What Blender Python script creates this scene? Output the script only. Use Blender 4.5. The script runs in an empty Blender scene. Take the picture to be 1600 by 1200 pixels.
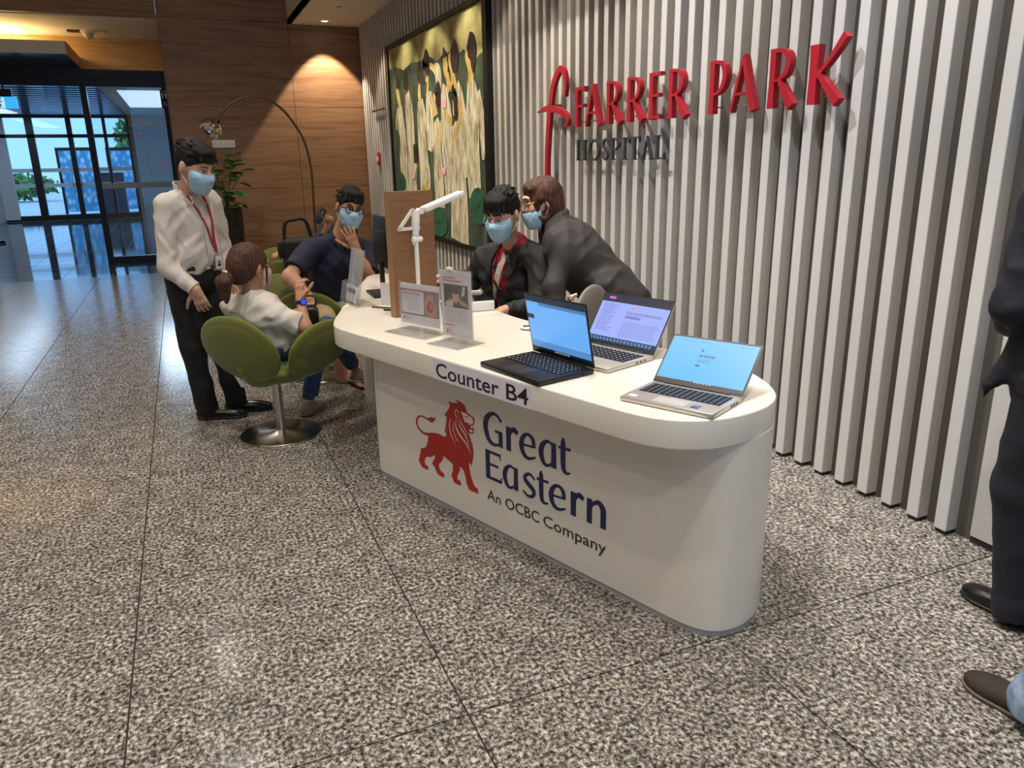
import bpy, math, random
import numpy as np
from mathutils import Vector, Matrix
from mathutils.geometry import tessellate_polygon
random.seed(7)
rng = np.random.RandomState(5)
SC = bpy.context.scene
COL = SC.collection
PI = math.pi

# ------------------------------------------------------------------ camera, world, exposure
F_PX = 1188.764
YAW, PITCH, ROLL, CAM_H = 0.39489667, 0.28715562, -0.01806409, 1.55
_f = np.array([math.sin(YAW)*math.cos(PITCH), math.cos(YAW)*math.cos(PITCH), -math.sin(PITCH)])
_r = np.array([math.cos(YAW), -math.sin(YAW), 0.0]); _u = np.cross(_r, _f)
_c, _s = math.cos(ROLL), math.sin(ROLL)
RM = np.array([_c*_r+_s*_u, -_s*_r+_c*_u, _f])
CAM = np.array([0, 0, CAM_H])
cd = bpy.data.cameras.new('camera'); cam = bpy.data.objects.new('camera', cd); COL.objects.link(cam)
cd.sensor_width = 36; cd.lens = F_PX/1600*36; cd.clip_start = .05; cd.clip_end = 300
cam.matrix_world = Matrix(((RM[0][0], RM[1][0], -RM[2][0], 0), (RM[0][1], RM[1][1], -RM[2][1], 0), (RM[0][2], RM[1][2], -RM[2][2], CAM_H), (0, 0, 0, 1)))
SC.camera = cam
SC.view_settings.view_transform = 'Standard'; SC.view_settings.look = 'None'
SC.view_settings.gamma = 1.0; SC.view_settings.use_curve_mapping = False
SC.view_settings.exposure = 0.0
W = bpy.data.worlds.new('daylight'); SC.world = W; W.use_nodes = True
W.node_tree.nodes['Background'].inputs[0].default_value = (.27, .56, 1.0, 1)
W.node_tree.nodes['Background'].inputs[1].default_value = 1.7
WARM = (1.0, .84, .64); NEUT = (1.0, .93, .84)

# ------------------------------------------------------------------ measuring helpers
def ray(px, py): return RM.T @ np.array([(px-800)/F_PX, -(py-600)/F_PX, 1.0])
def at(px, py, Y): d = ray(px, py); return CAM + d*(Y/d[1])
def onx(px, py, X): d = ray(px, py); return CAM + d*(X/d[0])
def onz(px, py, Z): d = ray(px, py); return CAM + d*((Z-CAM_H)/d[2])
def nrm(v): v = np.array(v, float); return v/np.linalg.norm(v)
def lerp(a, b, t): return np.array(a, float)*(1-t)+np.array(b, float)*t

# ------------------------------------------------------------------ scene helpers
def lin(c):
    if isinstance(c, str): c = tuple(int(c[i:i+2], 16)/255 for i in (0, 2, 4))
    return tuple(x/12.92 if x <= .04045 else ((x+.055)/1.055)**2.4 for x in c)+(1,)
MATS = {}
def mat(name, col, rough=.5, metal=0., spec=.5, noise=None, bump=None, emit=None, coat=0., sheen=0., stretch=(1, 1, 1), alpha=None, sss=0.):
    """principled material; noise=(scale, amount) varies the colour, bump=(scale, strength) adds relief"""
    if name in MATS: return MATS[name]
    m = bpy.data.materials.new(name); m.use_nodes = True; nt = m.node_tree; b = nt.nodes['Principled BSDF']
    c = lin(col); b.inputs['Base Color'].default_value = c
    b.inputs['Roughness'].default_value = rough; b.inputs['Metallic'].default_value = metal
    b.inputs['Specular IOR Level'].default_value = spec
    if coat: b.inputs['Coat Weight'].default_value = coat; b.inputs['Coat Roughness'].default_value = .08
    if sheen: b.inputs['Sheen Weight'].default_value = sheen
    if sss: b.inputs['Subsurface Weight'].default_value = sss; b.inputs['Subsurface Radius'].default_value = (.01, .004, .002)
    if emit: b.inputs['Emission Color'].default_value = lin(emit[0]); b.inputs['Emission Strength'].default_value = emit[1]
    if noise or bump:
        g = nt.nodes.new('ShaderNodeNewGeometry'); mp = nt.nodes.new('ShaderNodeMapping'); mp.inputs['Scale'].default_value = stretch
        nt.links.new(g.outputs['Position'], mp.inputs['Vector'])
    if noise:
        n = nt.nodes.new('ShaderNodeTexNoise'); n.inputs['Scale'].default_value = noise[0]; n.inputs['Detail'].default_value = 4
        nt.links.new(mp.outputs[0], n.inputs['Vector'])
        r = nt.nodes.new('ShaderNodeValToRGB'); a = noise[1]
        r.color_ramp.elements[0].position = .3; r.color_ramp.elements[1].position = .7
        r.color_ramp.elements[0].color = tuple(x*(1-a) for x in c[:3])+(1,); r.color_ramp.elements[1].color = tuple(min(1, x*(1+a)) for x in c[:3])+(1,)
        nt.links.new(n.outputs['Fac'], r.inputs[0]); nt.links.new(r.outputs[0], b.inputs['Base Color'])
    if bump:
        n2 = nt.nodes.new('ShaderNodeTexNoise'); n2.inputs['Scale'].default_value = bump[0]; n2.inputs['Detail'].default_value = 3
        nt.links.new(mp.outputs[0], n2.inputs['Vector'])
        bp = nt.nodes.new('ShaderNodeBump'); bp.inputs['Strength'].default_value = bump[1]; bp.inputs['Distance'].default_value = .01
        nt.links.new(n2.outputs['Fac'], bp.inputs['Height']); nt.links.new(bp.outputs[0], b.inputs['Normal'])
    MATS[name] = m; return m
def glass(name, tint=(1, 1, 1), gloss=.12, rough=.0, haze=0., hcol='ffffff'):
    """thin clear pane: fresnel-weighted reflection over straight-through transmission, plus an optional milky share"""
    if name in MATS: return MATS[name]
    m = bpy.data.materials.new(name); m.use_nodes = True; nt = m.node_tree; nt.nodes.remove(nt.nodes['Principled BSDF'])
    out = nt.nodes['Material Output']; t = nt.nodes.new('ShaderNodeBsdfTransparent'); t.inputs[0].default_value = tint+(1,)
    g = nt.nodes.new('ShaderNodeBsdfGlossy'); g.inputs['Roughness'].default_value = rough
    lw = nt.nodes.new('ShaderNodeLayerWeight'); lw.inputs['Blend'].default_value = .5
    pw = nt.nodes.new('ShaderNodeMath'); pw.operation = 'POWER'; pw.inputs[1].default_value = 4.5; nt.links.new(lw.outputs['Facing'], pw.inputs[0])
    mu = nt.nodes.new('ShaderNodeMath'); mu.operation = 'MULTIPLY_ADD'; mu.inputs[1].default_value = .85; mu.inputs[2].default_value = gloss*.35
    mx = nt.nodes.new('ShaderNodeMixShader'); nt.links.new(pw.outputs[0], mu.inputs[0]); nt.links.new(mu.outputs[0], mx.inputs[0])
    nt.links.new(t.outputs[0], mx.inputs[1]); nt.links.new(g.outputs[0], mx.inputs[2]); last = mx
    if haze:
        d = nt.nodes.new('ShaderNodeBsdfDiffuse'); d.inputs[0].default_value = lin(hcol); m2 = nt.nodes.new('ShaderNodeMixShader'); m2.inputs[0].default_value = haze
        nt.links.new(mx.outputs[0], m2.inputs[1]); nt.links.new(d.outputs[0], m2.inputs[2]); last = m2
    nt.links.new(last.outputs[0], out.inputs[0]); MATS[name] = m; return m
def ramp_mat(name, kind, stops, rough=.4, scale=1, stretch=(1, 1, 1), detail=4, metal=0., bump=0., spec=.5, coat=0., dist=0., rot=(0, 0, 0), second=None, nrough=.5):
    """colour ramp over a noise / voronoi / wave texture in world space"""
    if name in MATS: return MATS[name]
    m = bpy.data.materials.new(name); m.use_nodes = True; nt = m.node_tree; b = nt.nodes['Principled BSDF']; N = nt.nodes.new; L = nt.links.new
    g = N('ShaderNodeNewGeometry'); mp = N('ShaderNodeMapping'); mp.inputs['Scale'].default_value = stretch; mp.inputs['Rotation'].default_value = rot
    L(g.outputs['Position'], mp.inputs['Vector'])
    if kind == 'noise':
        t = N('ShaderNodeTexNoise'); t.inputs['Detail'].default_value = detail; t.inputs['Distortion'].default_value = dist; t.inputs['Roughness'].default_value = nrough; o = t.outputs['Fac']
    elif kind == 'voronoi': t = N('ShaderNodeTexVoronoi'); o = t.outputs['Distance']
    else: t = N('ShaderNodeTexWave'); t.inputs['Distortion'].default_value = dist; t.inputs['Detail'].default_value = detail; o = t.outputs['Fac']
    t.inputs['Scale'].default_value = scale; L(mp.outputs[0], t.inputs['Vector'])
    r = N('ShaderNodeValToRGB'); e = r.color_ramp.elements
    while len(e) < len(stops): e.new(.5)
    for i, (p, c) in enumerate(stops): e[i].position = p; e[i].color = lin(c)
    L(o, r.inputs[0]); src = r.outputs[0]
    if second:      # (scale, low, high): slow multiplicative variation
        t2 = N('ShaderNodeTexNoise'); t2.inputs['Scale'].default_value = second[0]; t2.inputs['Detail'].default_value = 2; L(mp.outputs[0], t2.inputs['Vector'])
        mr = N('ShaderNodeMapRange'); mr.inputs[3].default_value = second[1]; mr.inputs[4].default_value = second[2]; mr.inputs[1].default_value = .3; mr.inputs[2].default_value = .7
        L(t2.outputs['Fac'], mr.inputs[0]); vm = N('ShaderNodeVectorMath'); vm.operation = 'SCALE'; L(src, vm.inputs[0]); L(mr.outputs[0], vm.inputs['Scale']); src = vm.outputs[0]
    L(src, b.inputs['Base Color']); b.inputs['Roughness'].default_value = rough; b.inputs['Metallic'].default_value = metal; b.inputs['Specular IOR Level'].default_value = spec
    if coat: b.inputs['Coat Weight'].default_value = coat
    if bump:
        bp = N('ShaderNodeBump'); bp.inputs['Strength'].default_value = bump; bp.inputs['Distance'].default_value = .004; L(o, bp.inputs['Height']); L(bp.outputs[0], b.inputs['Normal'])
    MATS[name] = m; return m

class MB:
    """collects solid shapes into one mesh"""
    def __init__(s): s.v = []; s.f = []; s.n = 0
    def add(s, v, f):
        s.v.append(np.array(v, float).reshape(-1, 3)); s.f += [tuple(i+s.n for i in q) for q in f]; s.n += len(s.v[-1]); return s
    def box(s, c, h, ax=None):
        ax = np.eye(3) if ax is None else np.array(ax, float); h = np.array(h, float)
        v = [np.array(c)+sum(sg[i]*h[i]*ax[i] for i in range(3)) for sg in ((-1, -1, -1), (1, -1, -1), (1, 1, -1), (-1, 1, -1), (-1, -1, 1), (1, -1, 1), (1, 1, 1), (-1, 1, 1))]
        return s.add(v, [(0, 3, 2, 1), (4, 5, 6, 7), (0, 1, 5, 4), (1, 2, 6, 5), (2, 3, 7, 6), (3, 0, 4, 7)])
    def bb(s, lo, hi): lo = np.array(lo, float); hi = np.array(hi, float); return s.box((lo+hi)/2, (hi-lo)/2)
    def tube(s, path, r, n=10, caps=True, flat=None):
        P = np.array(path, float); k = len(P); rr = np.broadcast_to(np.array(r, float), (k,))
        up = None; V = []
        for i in range(k):
            t = nrm(P[min(i+1, k-1)]-P[max(i-1, 0)])
            if up is None: up = np.array([0, 0, 1.0]) if abs(t[2]) < .9 else np.array([1.0, 0, 0])
            a = nrm(np.cross(up, t)); b = np.cross(t, a); up = b
            for j in range(n):
                w = 2*PI*j/n; V.append(P[i]+rr[i]*(math.cos(w)*a+(flat or 1)*math.sin(w)*b))
        f = [(i*n+j, i*n+(j+1) % n, (i+1)*n+(j+1) % n, (i+1)*n+j) for i in range(k-1) for j in range(n)]
        if caps: f += [tuple(range(n-1, -1, -1)), tuple((k-1)*n+j for j in range(n))]
        return s.add(V, f)
    def lathe(s, prof, c=(0, 0, 0), n=32, ax=None):
        ax = np.eye(3) if ax is None else np.array(ax, float); k = len(prof); V = []
        for (r, z) in prof:
            for j in range(n):
                w = 2*PI*j/n; V.append(np.array(c)+max(r, 1e-5)*(math.cos(w)*ax[0]+math.sin(w)*ax[1])+z*ax[2])
        return s.add(V, [(i*n+j, i*n+(j+1) % n, (i+1)*n+(j+1) % n, (i+1)*n+j) for i in range(k-1) for j in range(n)])
    def prism(s, poly, fr, d0, d1):
        """poly: 2-D outline in frame fr=(origin, U, V, N), extruded from depth d0 to d1 along N"""
        o, U, Vv, N = [np.array(x, float) for x in fr]; k = len(poly)
        A = [o+x*U+y*Vv+d0*N for x, y in poly]; B = [o+x*U+y*Vv+d1*N for x, y in poly]
        tr = tessellate_polygon([[Vector((x, y, 0)) for x, y in poly]])
        f = [tuple(t) for t in tr]+[tuple(i+k for i in reversed(t)) for t in tr]+[(i, (i+1) % k, k+(i+1) % k, k+i) for i in range(k)]
        return s.add(A+B, f)
    def stroke(s, pts, fr, d0, d1, smooth=True, sub=7):
        """pen stroke (x, y, width) along a path, as a solid ribbon"""
        o, U, Vv, N = [np.array(x, float) for x in fr]; P = np.array(pts, float)
        if smooth and len(P) > 2: P = catmull(P, sub)
        V = []
        for i in range(len(P)):
            t = P[min(i+1, len(P)-1), :2]-P[max(i-1, 0), :2]; t = t/(np.linalg.norm(t)+1e-12); nn = np.array([-t[1], t[0]])*P[i, 2]/2
            for d in (d0, d1):
                for sg in (1, -1):
                    q = P[i, :2]+sg*nn; V.append(o+q[0]*U+q[1]*Vv+d*N)
        k = len(P); f = []
        for i in range(k-1):
            a, b = 4*i, 4*i+4; f += [(a, a+1, b+1, b), (a+2, b+2, b+3, a+3), (a, b, b+2, a+2), (a+1, a+3, b+3, b+1)]
        f += [(0, 2, 3, 1), (4*k-4, 4*k-3, 4*k-1, 4*k-2)]
        return s.add(V, f)
    def arr(s): return np.concatenate(s.v), s.f
def catmull(P, sub=7):
    P = np.array(P, float); Q = np.vstack([2*P[0]-P[1], P, 2*P[-1]-P[-2]]); out = []
    for i in range(1, len(Q)-2):
        for t in np.linspace(0, 1, sub, endpoint=False):
            a, b, c, d = Q[i-1], Q[i], Q[i+1], Q[i+2]
            out.append(.5*((2*b)+(c-a)*t+(2*a-5*b+4*c-d)*t*t+(3*b-a-3*c+d)*t**3))
    out.append(P[-1]); return np.array(out)
def mesh_of(name, mb, m, off=(0, 0, 0), smooth=False, bevel=0):
    v, f = mb.arr() if isinstance(mb, MB) else mb
    me = bpy.data.meshes.new(name); v = np.asarray(v, float)-np.array(off, float)
    if isinstance(f, np.ndarray):
        me.vertices.add(len(v)); me.vertices.foreach_set('co', v.astype(np.float32).ravel())
        me.loops.add(f.size); me.loops.foreach_set('vertex_index', f.astype(np.int32).ravel())
        me.polygons.add(len(f)); me.polygons.foreach_set('loop_start', (np.arange(len(f))*f.shape[1]).astype(np.int32))
        me.update(calc_edges=True); me.validate()
    else: me.from_pydata(v.tolist(), [], f)
    if m: me.materials.append(m)
    if smooth is True: me.polygons.foreach_set('use_smooth', [True]*len(me.polygons))
    me.update(); return me
def fix(me, angle=None, bevel=0, seg=2):
    """consistent outward normals, optional bevel, smooth shading by angle"""
    import bmesh
    b = bmesh.new(); b.from_mesh(me); bmesh.ops.remove_doubles(b, verts=b.verts, dist=1e-5); bmesh.ops.recalc_face_normals(b, faces=b.faces)
    if bevel:
        bmesh.ops.dissolve_limit(b, angle_limit=.02, verts=[], edges=b.edges)
        es = [e for e in b.edges if len(e.link_faces) == 2 and e.calc_face_angle(0) > .6]
        bmesh.ops.bevel(b, geom=es, offset=bevel, segments=seg, affect='EDGES', profile=.5)
    b.to_mesh(me); b.free()
    if angle:
        me.polygons.foreach_set('use_smooth', [True]*len(me.polygons)); me.set_sharp_from_angle(angle=angle)
    return me
OFF = {}
def tag(o, label=None, cat=None, group=None, kind=None):
    for k, v in (('label', label), ('category', cat), ('group', group), ('kind', kind)):
        if v: o[k] = v
    return o
def thing(name, label, cat, base, group=None):
    o = bpy.data.objects.new(name, None); COL.objects.link(o); o.location = Vector(base); o.empty_display_size = .1
    OFF[o] = np.array(base, float); return tag(o, label, cat, group)
def part(name, mb, m, parent=None, label=None, smooth=False, bevel=0, seg=2, angle=.6, raw=False, kind=None):
    """mesh object given in world coordinates, child of parent (thing or part)"""
    off = OFF.get(parent, np.zeros(3)) if parent is not None else np.zeros(3)
    me = mesh_of(name, mb, m, off, smooth=smooth is True)
    if not raw: fix(me, angle if (bevel or smooth) else None, bevel, seg)
    o = bpy.data.objects.new(name, me); COL.objects.link(o); o.parent = parent
    OFF[o] = off
    if label: o['label'] = label
    if kind: o['kind'] = kind
    return o
def struct(name, mb, m, label=None, **k):
    o = part(name, mb, m, None, label, **k); o['kind'] = 'structure'; return o
def solo(name, mb, m, label, cat, group=None, **k):
    o = part(name, mb, m, None, None, **k); return tag(o, label, cat, group)
def dup(src, parent, loc, name=None):
    o = src.copy(); COL.objects.link(o); o.parent = parent; o.location = loc; return o
def text(name, body, m, fr, size, depth=.001, parent=None, sx=1., align='LEFT', bold=0., space=1.):
    """flat lettering from the built-in font, laid in frame fr"""
    cu = bpy.data.curves.new(name, 'FONT'); cu.body = body; cu.size = size; cu.extrude = depth/2; cu.align_x = align; cu.offset = bold; cu.space_character = space; cu.resolution_u = 3
    to = bpy.data.objects.new(name, cu); COL.objects.link(to)
    dg = bpy.context.evaluated_depsgraph_get(); me = bpy.data.meshes.new_from_object(to.evaluated_get(dg)); bpy.data.objects.remove(to)
    o, U, V, N = [np.array(x, float) for x in fr]; co = np.zeros(len(me.vertices)*3); me.vertices.foreach_get('co', co); co = co.reshape(-1, 3)
    off = OFF.get(parent, np.zeros(3)) if parent is not None else np.zeros(3)
    w = o+co[:, :1]*sx*U+co[:, 1:2]*V+co[:, 2:3]*N-off
    me.vertices.foreach_set('co', w.astype(np.float32).ravel()); me.materials.clear(); me.materials.append(m); me.update(); me.name = name
    ob = bpy.data.objects.new(name, me); COL.objects.link(ob); ob.parent = parent; OFF[ob] = off; return ob
def spot(name, loc, target, energy, col=WARM, size=80, blend=.4, radius=.05, parent=None):
    l = bpy.data.lights.new(name, 'SPOT'); l.energy = energy; l.color = col; l.spot_size = math.radians(size); l.spot_blend = blend; l.shadow_soft_size = radius
    o = bpy.data.objects.new(name, l); COL.objects.link(o); o.location = Vector(loc)
    o.rotation_euler = (Vector(target)-Vector(loc)).to_track_quat('-Z', 'Y').to_euler(); return o
def area(name, loc, sx, sy, energy, col=WARM, rot=(0, 0, 0), spread=180):
    l = bpy.data.lights.new(name, 'AREA'); l.shape = 'RECTANGLE'; l.size = sx; l.size_y = sy; l.energy = energy; l.color = col; l.spread = math.radians(spread)
    o = bpy.data.objects.new(name, l); COL.objects.link(o); o.location = Vector(loc); o.rotation_euler = rot; return o

# ------------------------------------------------------------------ lamps of the ceiling (light first; their fittings follow with the ceiling)
STRIP_Z, CEIL_Z = 3.51, 4.9
STRIP_Y = [12.11, 10.96, 9.8, 8.65, 7.5, 6.35, 5.2, 4.05, 2.9, 1.75, .6, -.6]
STRIP_E = [260, 70, 60, 60, 60, 45, 40, 40, 40, 40, 40, 40]
for i, (y, e) in enumerate(zip(STRIP_Y, STRIP_E)):
    aim = (2.25, 12.47, 1.0) if i == 0 else (2.55, y-.12, .6)
    spot('downlight_beam', (2.217, y, STRIP_Z-.035), aim, e, WARM if y > 3.5 else NEUT, 84 if i else 74, .35 if i else .12, .035)
LOBBY_LIGHTS = [(-5.0, 9.6), (-2.5, 9.6), (-.2, 9.6), (-5.0, 7.0), (-2.5, 7.0), (-.2, 7.0), (-5.0, 4.4), (-2.5, 4.4), (-.2, 4.4), (1.1, 3.1), (-5.0, 1.8), (-2.5, 1.8), (-.2, 1.8), (1.1, .6), (-2.5, -.8), (-.2, -.8), (-2.5, -3.4), (-.2, -3.4)]
for x, y in LOBBY_LIGHTS:
    spot('lobby_downlight_beam', (x, y, CEIL_Z-.04), (x, y, 0), 235 if x > 1 else 260 if y > 9 else 180, NEUT, 120, .9, .09)
TRACK_LIGHTS = [(9.6, 400), (8.0, 400), (6.3, 320), (4.75, 480), (3.2, 470), (1.7, 400), (.2, 280)]
for y, e in TRACK_LIGHTS:
    spot('track_light_beam', (.45, y+.25, CEIL_Z-.14), (2.77, y, 1.55), e, WARM if y > 5 else NEUT if y > 3.2 else (.95, .96, 1.0), 54, .75, .03)
area('entrance_cove_light', (-3.0, 14.0, 3.47), 2.1, .6, 60, (1, .8, .5))
area('vestibule_fill', (-.5, 21, 3.0), .9, 5, 120, (.62, .8, 1.0)); area('vestibule_left_fill', (-4.2, 23, 2.98), .6, 6, 50, (.5, .74, 1.0))  # added fill lights, standing in for daylight in the vestibule
# ------------------------------------------------------------------ materials of the place
GRANITE = ramp_mat('granite', 'noise', [(.36, '1a1817'), (.45, '504b46'), (.53, '8a837b'), (.62, 'c8c1b6')], rough=.15, scale=74, detail=8, stretch=(1, .85, 1), spec=.4, dist=.25, second=(11, .70, 1.18), nrough=.68)
JOINT = mat('joint_grout', '2a241e', .8)
DARKTILE = ramp_mat('dark_polished_tile', 'noise', [(.3, '2d3036'), (.7, '454a52')], rough=.06, scale=3, spec=.8)
SLAT = mat('slat_paint', 'bdbab6', .36)
BACKING = mat('slat_backing', '4d4943', .6)
DARKBASE = mat('dark_plinth', '211d19', .7, noise=(40, .4))
WOOD = ramp_mat('oak_veneer', 'noise', [(.28, '6e4e35'), (.45, '825f42'), (.58, '8f6b4c'), (.75, '79563c')], rough=.45, scale=2.2, stretch=(.55, 1, 9), detail=7, dist=.5, bump=.05)
WOODL = ramp_mat('light_oak_veneer', 'noise', [(.3, 'a97b42'), (.5, 'c3975a'), (.7, 'b5894e')], rough=.45, scale=2.5, stretch=(.6, 1, 8), detail=6)
CEILM = mat('ceiling_paint', 'd8cdbb', .8)
CREAM = mat('cream_metal', 'cfc7b2', .4)
FRAME = mat('dark_bronze_frame', '2b2621', .35, .3)
GLASSM = glass('entrance_glass', (.93, .97, 1), .12)
WALLP = mat('wall_paint', 'cfc4b4', .8)
GREYP = mat('grey_wall_panel', '7d7873', .5)
BLACK = mat('black_plastic', '141414', .45)
CHROME = mat('brushed_steel', 'c4beb4', .22, 1.0)
WHITE = mat('white_plastic', 'ece8e2', .4)
LENS = mat('lamp_lens', 'ffffff', .4, emit=('fff1dc', 14))

# ------------------------------------------------------------------ floor
FX0, FX1, FY0, FY1 = -8.0, 2.84, -7.0, 12.65
fl = struct('floor', MB().bb((FX0, FY0, -.06), (FX1+.12, FY1, -.006)), JOINT, 'grey speckled granite slab floor with thin dark joints')
xs = [FX0]+[x for x in (-.335+.9145*k for k in range(-9, 5)) if FX0 < x < FX1]+[FX1]
ys = [FY0]+[y for y in (2.955+1.187*k for k in range(-9, 10)) if FY0 < y < FY1]+[FY1]
G = .0028; cache = {}
for i in range(len(xs)-1):
    for j in range(len(ys)-1):
        w, d = xs[i+1]-xs[i], ys[j+1]-ys[j]; key = (round(w, 3), round(d, 3))
        if key not in cache: cache[key] = fix(mesh_of('granite_tile', MB().bb((-w/2+G, -d/2+G, -.006), (w/2-G, d/2-G, 0)), GRANITE))
        o = bpy.data.objects.new('tile', cache[key]); COL.objects.link(o); o.parent = fl; o.location = ((xs[i]+xs[i+1])/2, (ys[j]+ys[j+1])/2, 0)
DARKTILE_G = DARKTILE
vf = struct('floor.001', MB().bb((-8, 12.65, -.06), (.3, 27.3, -.004)), DARKTILE, 'dark polished tile floor of the entrance vestibule')
gl = MB()
for k in range(22): gl.bb((-8, 13.3+.65*k-.003, -.004), (.3, 13.3+.65*k+.003, -.0032))
for k in range(13): gl.bb((-7.6+.65*k-.003, 12.66, -.004), (-7.6+.65*k+.003, 27.2, -.0032))
part('tile_joints', gl, mat('tile_joint_grey', '6b7078', .6), vf)

# ------------------------------------------------------------------ slatted wall on the right
XW = 2.775
wr = struct('wall_right', MB().bb((XW+.064, 1.88, -.005), (XW+.16, 12.6, CEIL_Z)), BACKING, 'grey wall clad in upright metal slats')
sl = fix(mesh_of('upright_slat', MB().bb((0, -.0285, .018), (.066, .0285, STRIP_Z)), SLAT), .5, .0025, 1)
ft = fix(mesh_of('slat_foot', MB().bb((.006, -.024, 0), (.066, .024, .018)), DARKBASE))
PITCHS, y0 = .1386, 1.990
ns = int((12.47-y0)/PITCHS)+1
for k in range(ns):
    for nm, me in (('slat', sl), ('slat_foot', ft)):
        o = bpy.data.objects.new(nm, me); COL.objects.link(o); o.parent = wr; o.location = (XW, y0+k*PITCHS, 0)
fp = struct('wall_right.001', MB().bb((XW+.045, -7, .03), (XW+.16, 1.885, STRIP_Z)), mat('flat_panel_paint', 'b4b0ab', .45), 'plain grey wall panel past the last slat')
struct('baseboard_right', MB().bb((XW+.05, -7, 0), (XW+.16, 1.885, .03)), DARKBASE, 'dark recessed plinth under the plain wall panel')

# ------------------------------------------------------------------ oak wall at the back
wb = struct('wall_back', MB().bb((0, 12.53, 0), (2.95, 12.75, CEIL_Z)), mat('dark_groove', '1d130b', .8), 'oak veneer panel wall')
zz = [0, 1.19, 2.36, 3.52, CEIL_Z]
for (a, b, n) in ((0, 1.745, 4), (1.745, 2.82, 3)):
    for k in range(n):
        z1 = zz[k+1] if k < 3 or n == 4 else CEIL_Z
        part('panel', MB().bb((a+.003, 12.5, zz[k]+.0025), (b-.003, 12.535, z1-.0025)), WOOD, wb)
part('jamb_panel', MB().bb((-.012, 12.5, 0), (0.0, 14.6, CEIL_Z)), WOOD, wb)
bh = struct('wall_back.001', MB().bb((-8, 12.5, 3.51), (-.014, 12.6, CEIL_Z)), WOOD, 'oak bulkhead above the entrance')
struct('wall_left', MB().bb((-8.2, -7, 0), (-8, 14.6, CEIL_Z)), WALLP, 'plain painted side wall')
struct('wall_front', MB().bb((-8.2, -7.2, 0), (-1.5, -7, CEIL_Z)), WALLP, 'plain painted wall behind the viewer')

# ------------------------------------------------------------------ ceilings
struct('ceiling', MB().bb((-8.2, -7.2, CEIL_Z), (1.745, 12.6, CEIL_Z+.1)), CEILM, 'high painted lobby ceiling')
cs = struct('ceiling.001', MB().bb((1.745, -7.2, STRIP_Z), (2.95, 12.5, STRIP_Z+.06)).bb((1.745, -7.2, STRIP_Z), (1.80, 12.5, CEIL_Z)), CEILM, 'dropped ceiling strip along the slatted wall')
part('vent_grille', MB().lathe([(0, .0), (.05, .0), (.055, .004), (.055, .012)], onz(530, 10, STRIP_Z)-np.array([0, 0, .005]), 20), mat('brass_disc', '6b4f35', .4, .6), cs)
ORDN = ['nearest', 'second', 'third', 'fourth', 'fifth', 'sixth', 'seventh', 'eighth', 'ninth', 'tenth', 'eleventh', 'twelfth']
for y in STRIP_Y:
    t = thing('downlight', '%s recessed downlight of the ceiling strip counted from the oak wall' % ORDN[STRIP_Y.index(y)], 'lamp', (2.217, y, STRIP_Z), 'downlights above the slatted wall')
    part('trim_ring', MB().lathe([(.045, -.002), (.06, -.006), (.066, 0), (.045, 0)], (2.217, y, STRIP_Z), 24), WHITE, t)
    part('lens', MB().lathe([(0, -.001), (.045, -.001), (.045, .0)], (2.217, y, STRIP_Z), 24), LENS, t)
    if y == STRIP_Y[0]: t['label'] = 'lit recessed downlight close to the oak wall corner'
lx, ly = sorted({q[0] for q in LOBBY_LIGHTS}), sorted({q[1] for q in LOBBY_LIGHTS}, reverse=True); WH = ['far left', 'mid left', 'mid right', 'far right']
for x, y in LOBBY_LIGHTS:
    t = thing('lobby_downlight', 'high lobby ceiling downlight, %s line, %s row from the entrance' % (WH[lx.index(x)], ORDN[ly.index(y)].replace('nearest', 'first')), 'lamp', (x, y, CEIL_Z), 'downlights of the high lobby ceiling')
    part('trim_ring', MB().lathe([(.09, -.002), (.11, -.008), (.12, 0), (.09, 0)], (x, y, CEIL_Z), 24), WHITE, t)
    part('lens', MB().lathe([(0, -.001), (.09, -.001), (.09, .0)], (x, y, CEIL_Z), 24), mat('lobby_lens', 'ffffff', .5, emit=('fff3e0', 4)), t)

tk = thing('lighting_track', 'black lighting track on the high ceiling aimed at the slatted wall', 'track', (.45, 5.0, CEIL_Z))
part('rail', MB().bb((.43, -.2, CEIL_Z-.03), (.47, 11, CEIL_Z)), BLACK, tk)
for k, (y, e) in enumerate(TRACK_LIGHTS):
    q0 = np.array([.45, y+.25, CEIL_Z-.13]); dv = nrm(np.array([2.77, y, 1.55])-q0); a1 = nrm(np.cross(dv, [0, 1, 0])); a2 = np.cross(dv, a1)
    t = thing('track_spotlight', '%s black track spotlight counted from the oak wall' % ORDN[k].replace('nearest', 'first'), 'lamp', (.45, y+.25, CEIL_Z-.03), 'track spotlights aimed at the slatted wall')
    part('stem', MB().tube([(.45, y+.25, CEIL_Z-.03), q0], .008, 8), BLACK, t); part('can', MB().lathe([(0, -.12), (.04, -.12), (.045, -.02), (.045, -.008), (.04, -.008), (.038, -.02), (0, -.02)], q0, 20, (a1, a2, dv)), BLACK, t, smooth='auto'); part('lens', MB().lathe([(0, -.019), (.036, -.019), (.036, -.021)], q0, 20, (a1, a2, dv)), LENS, t)

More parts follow.
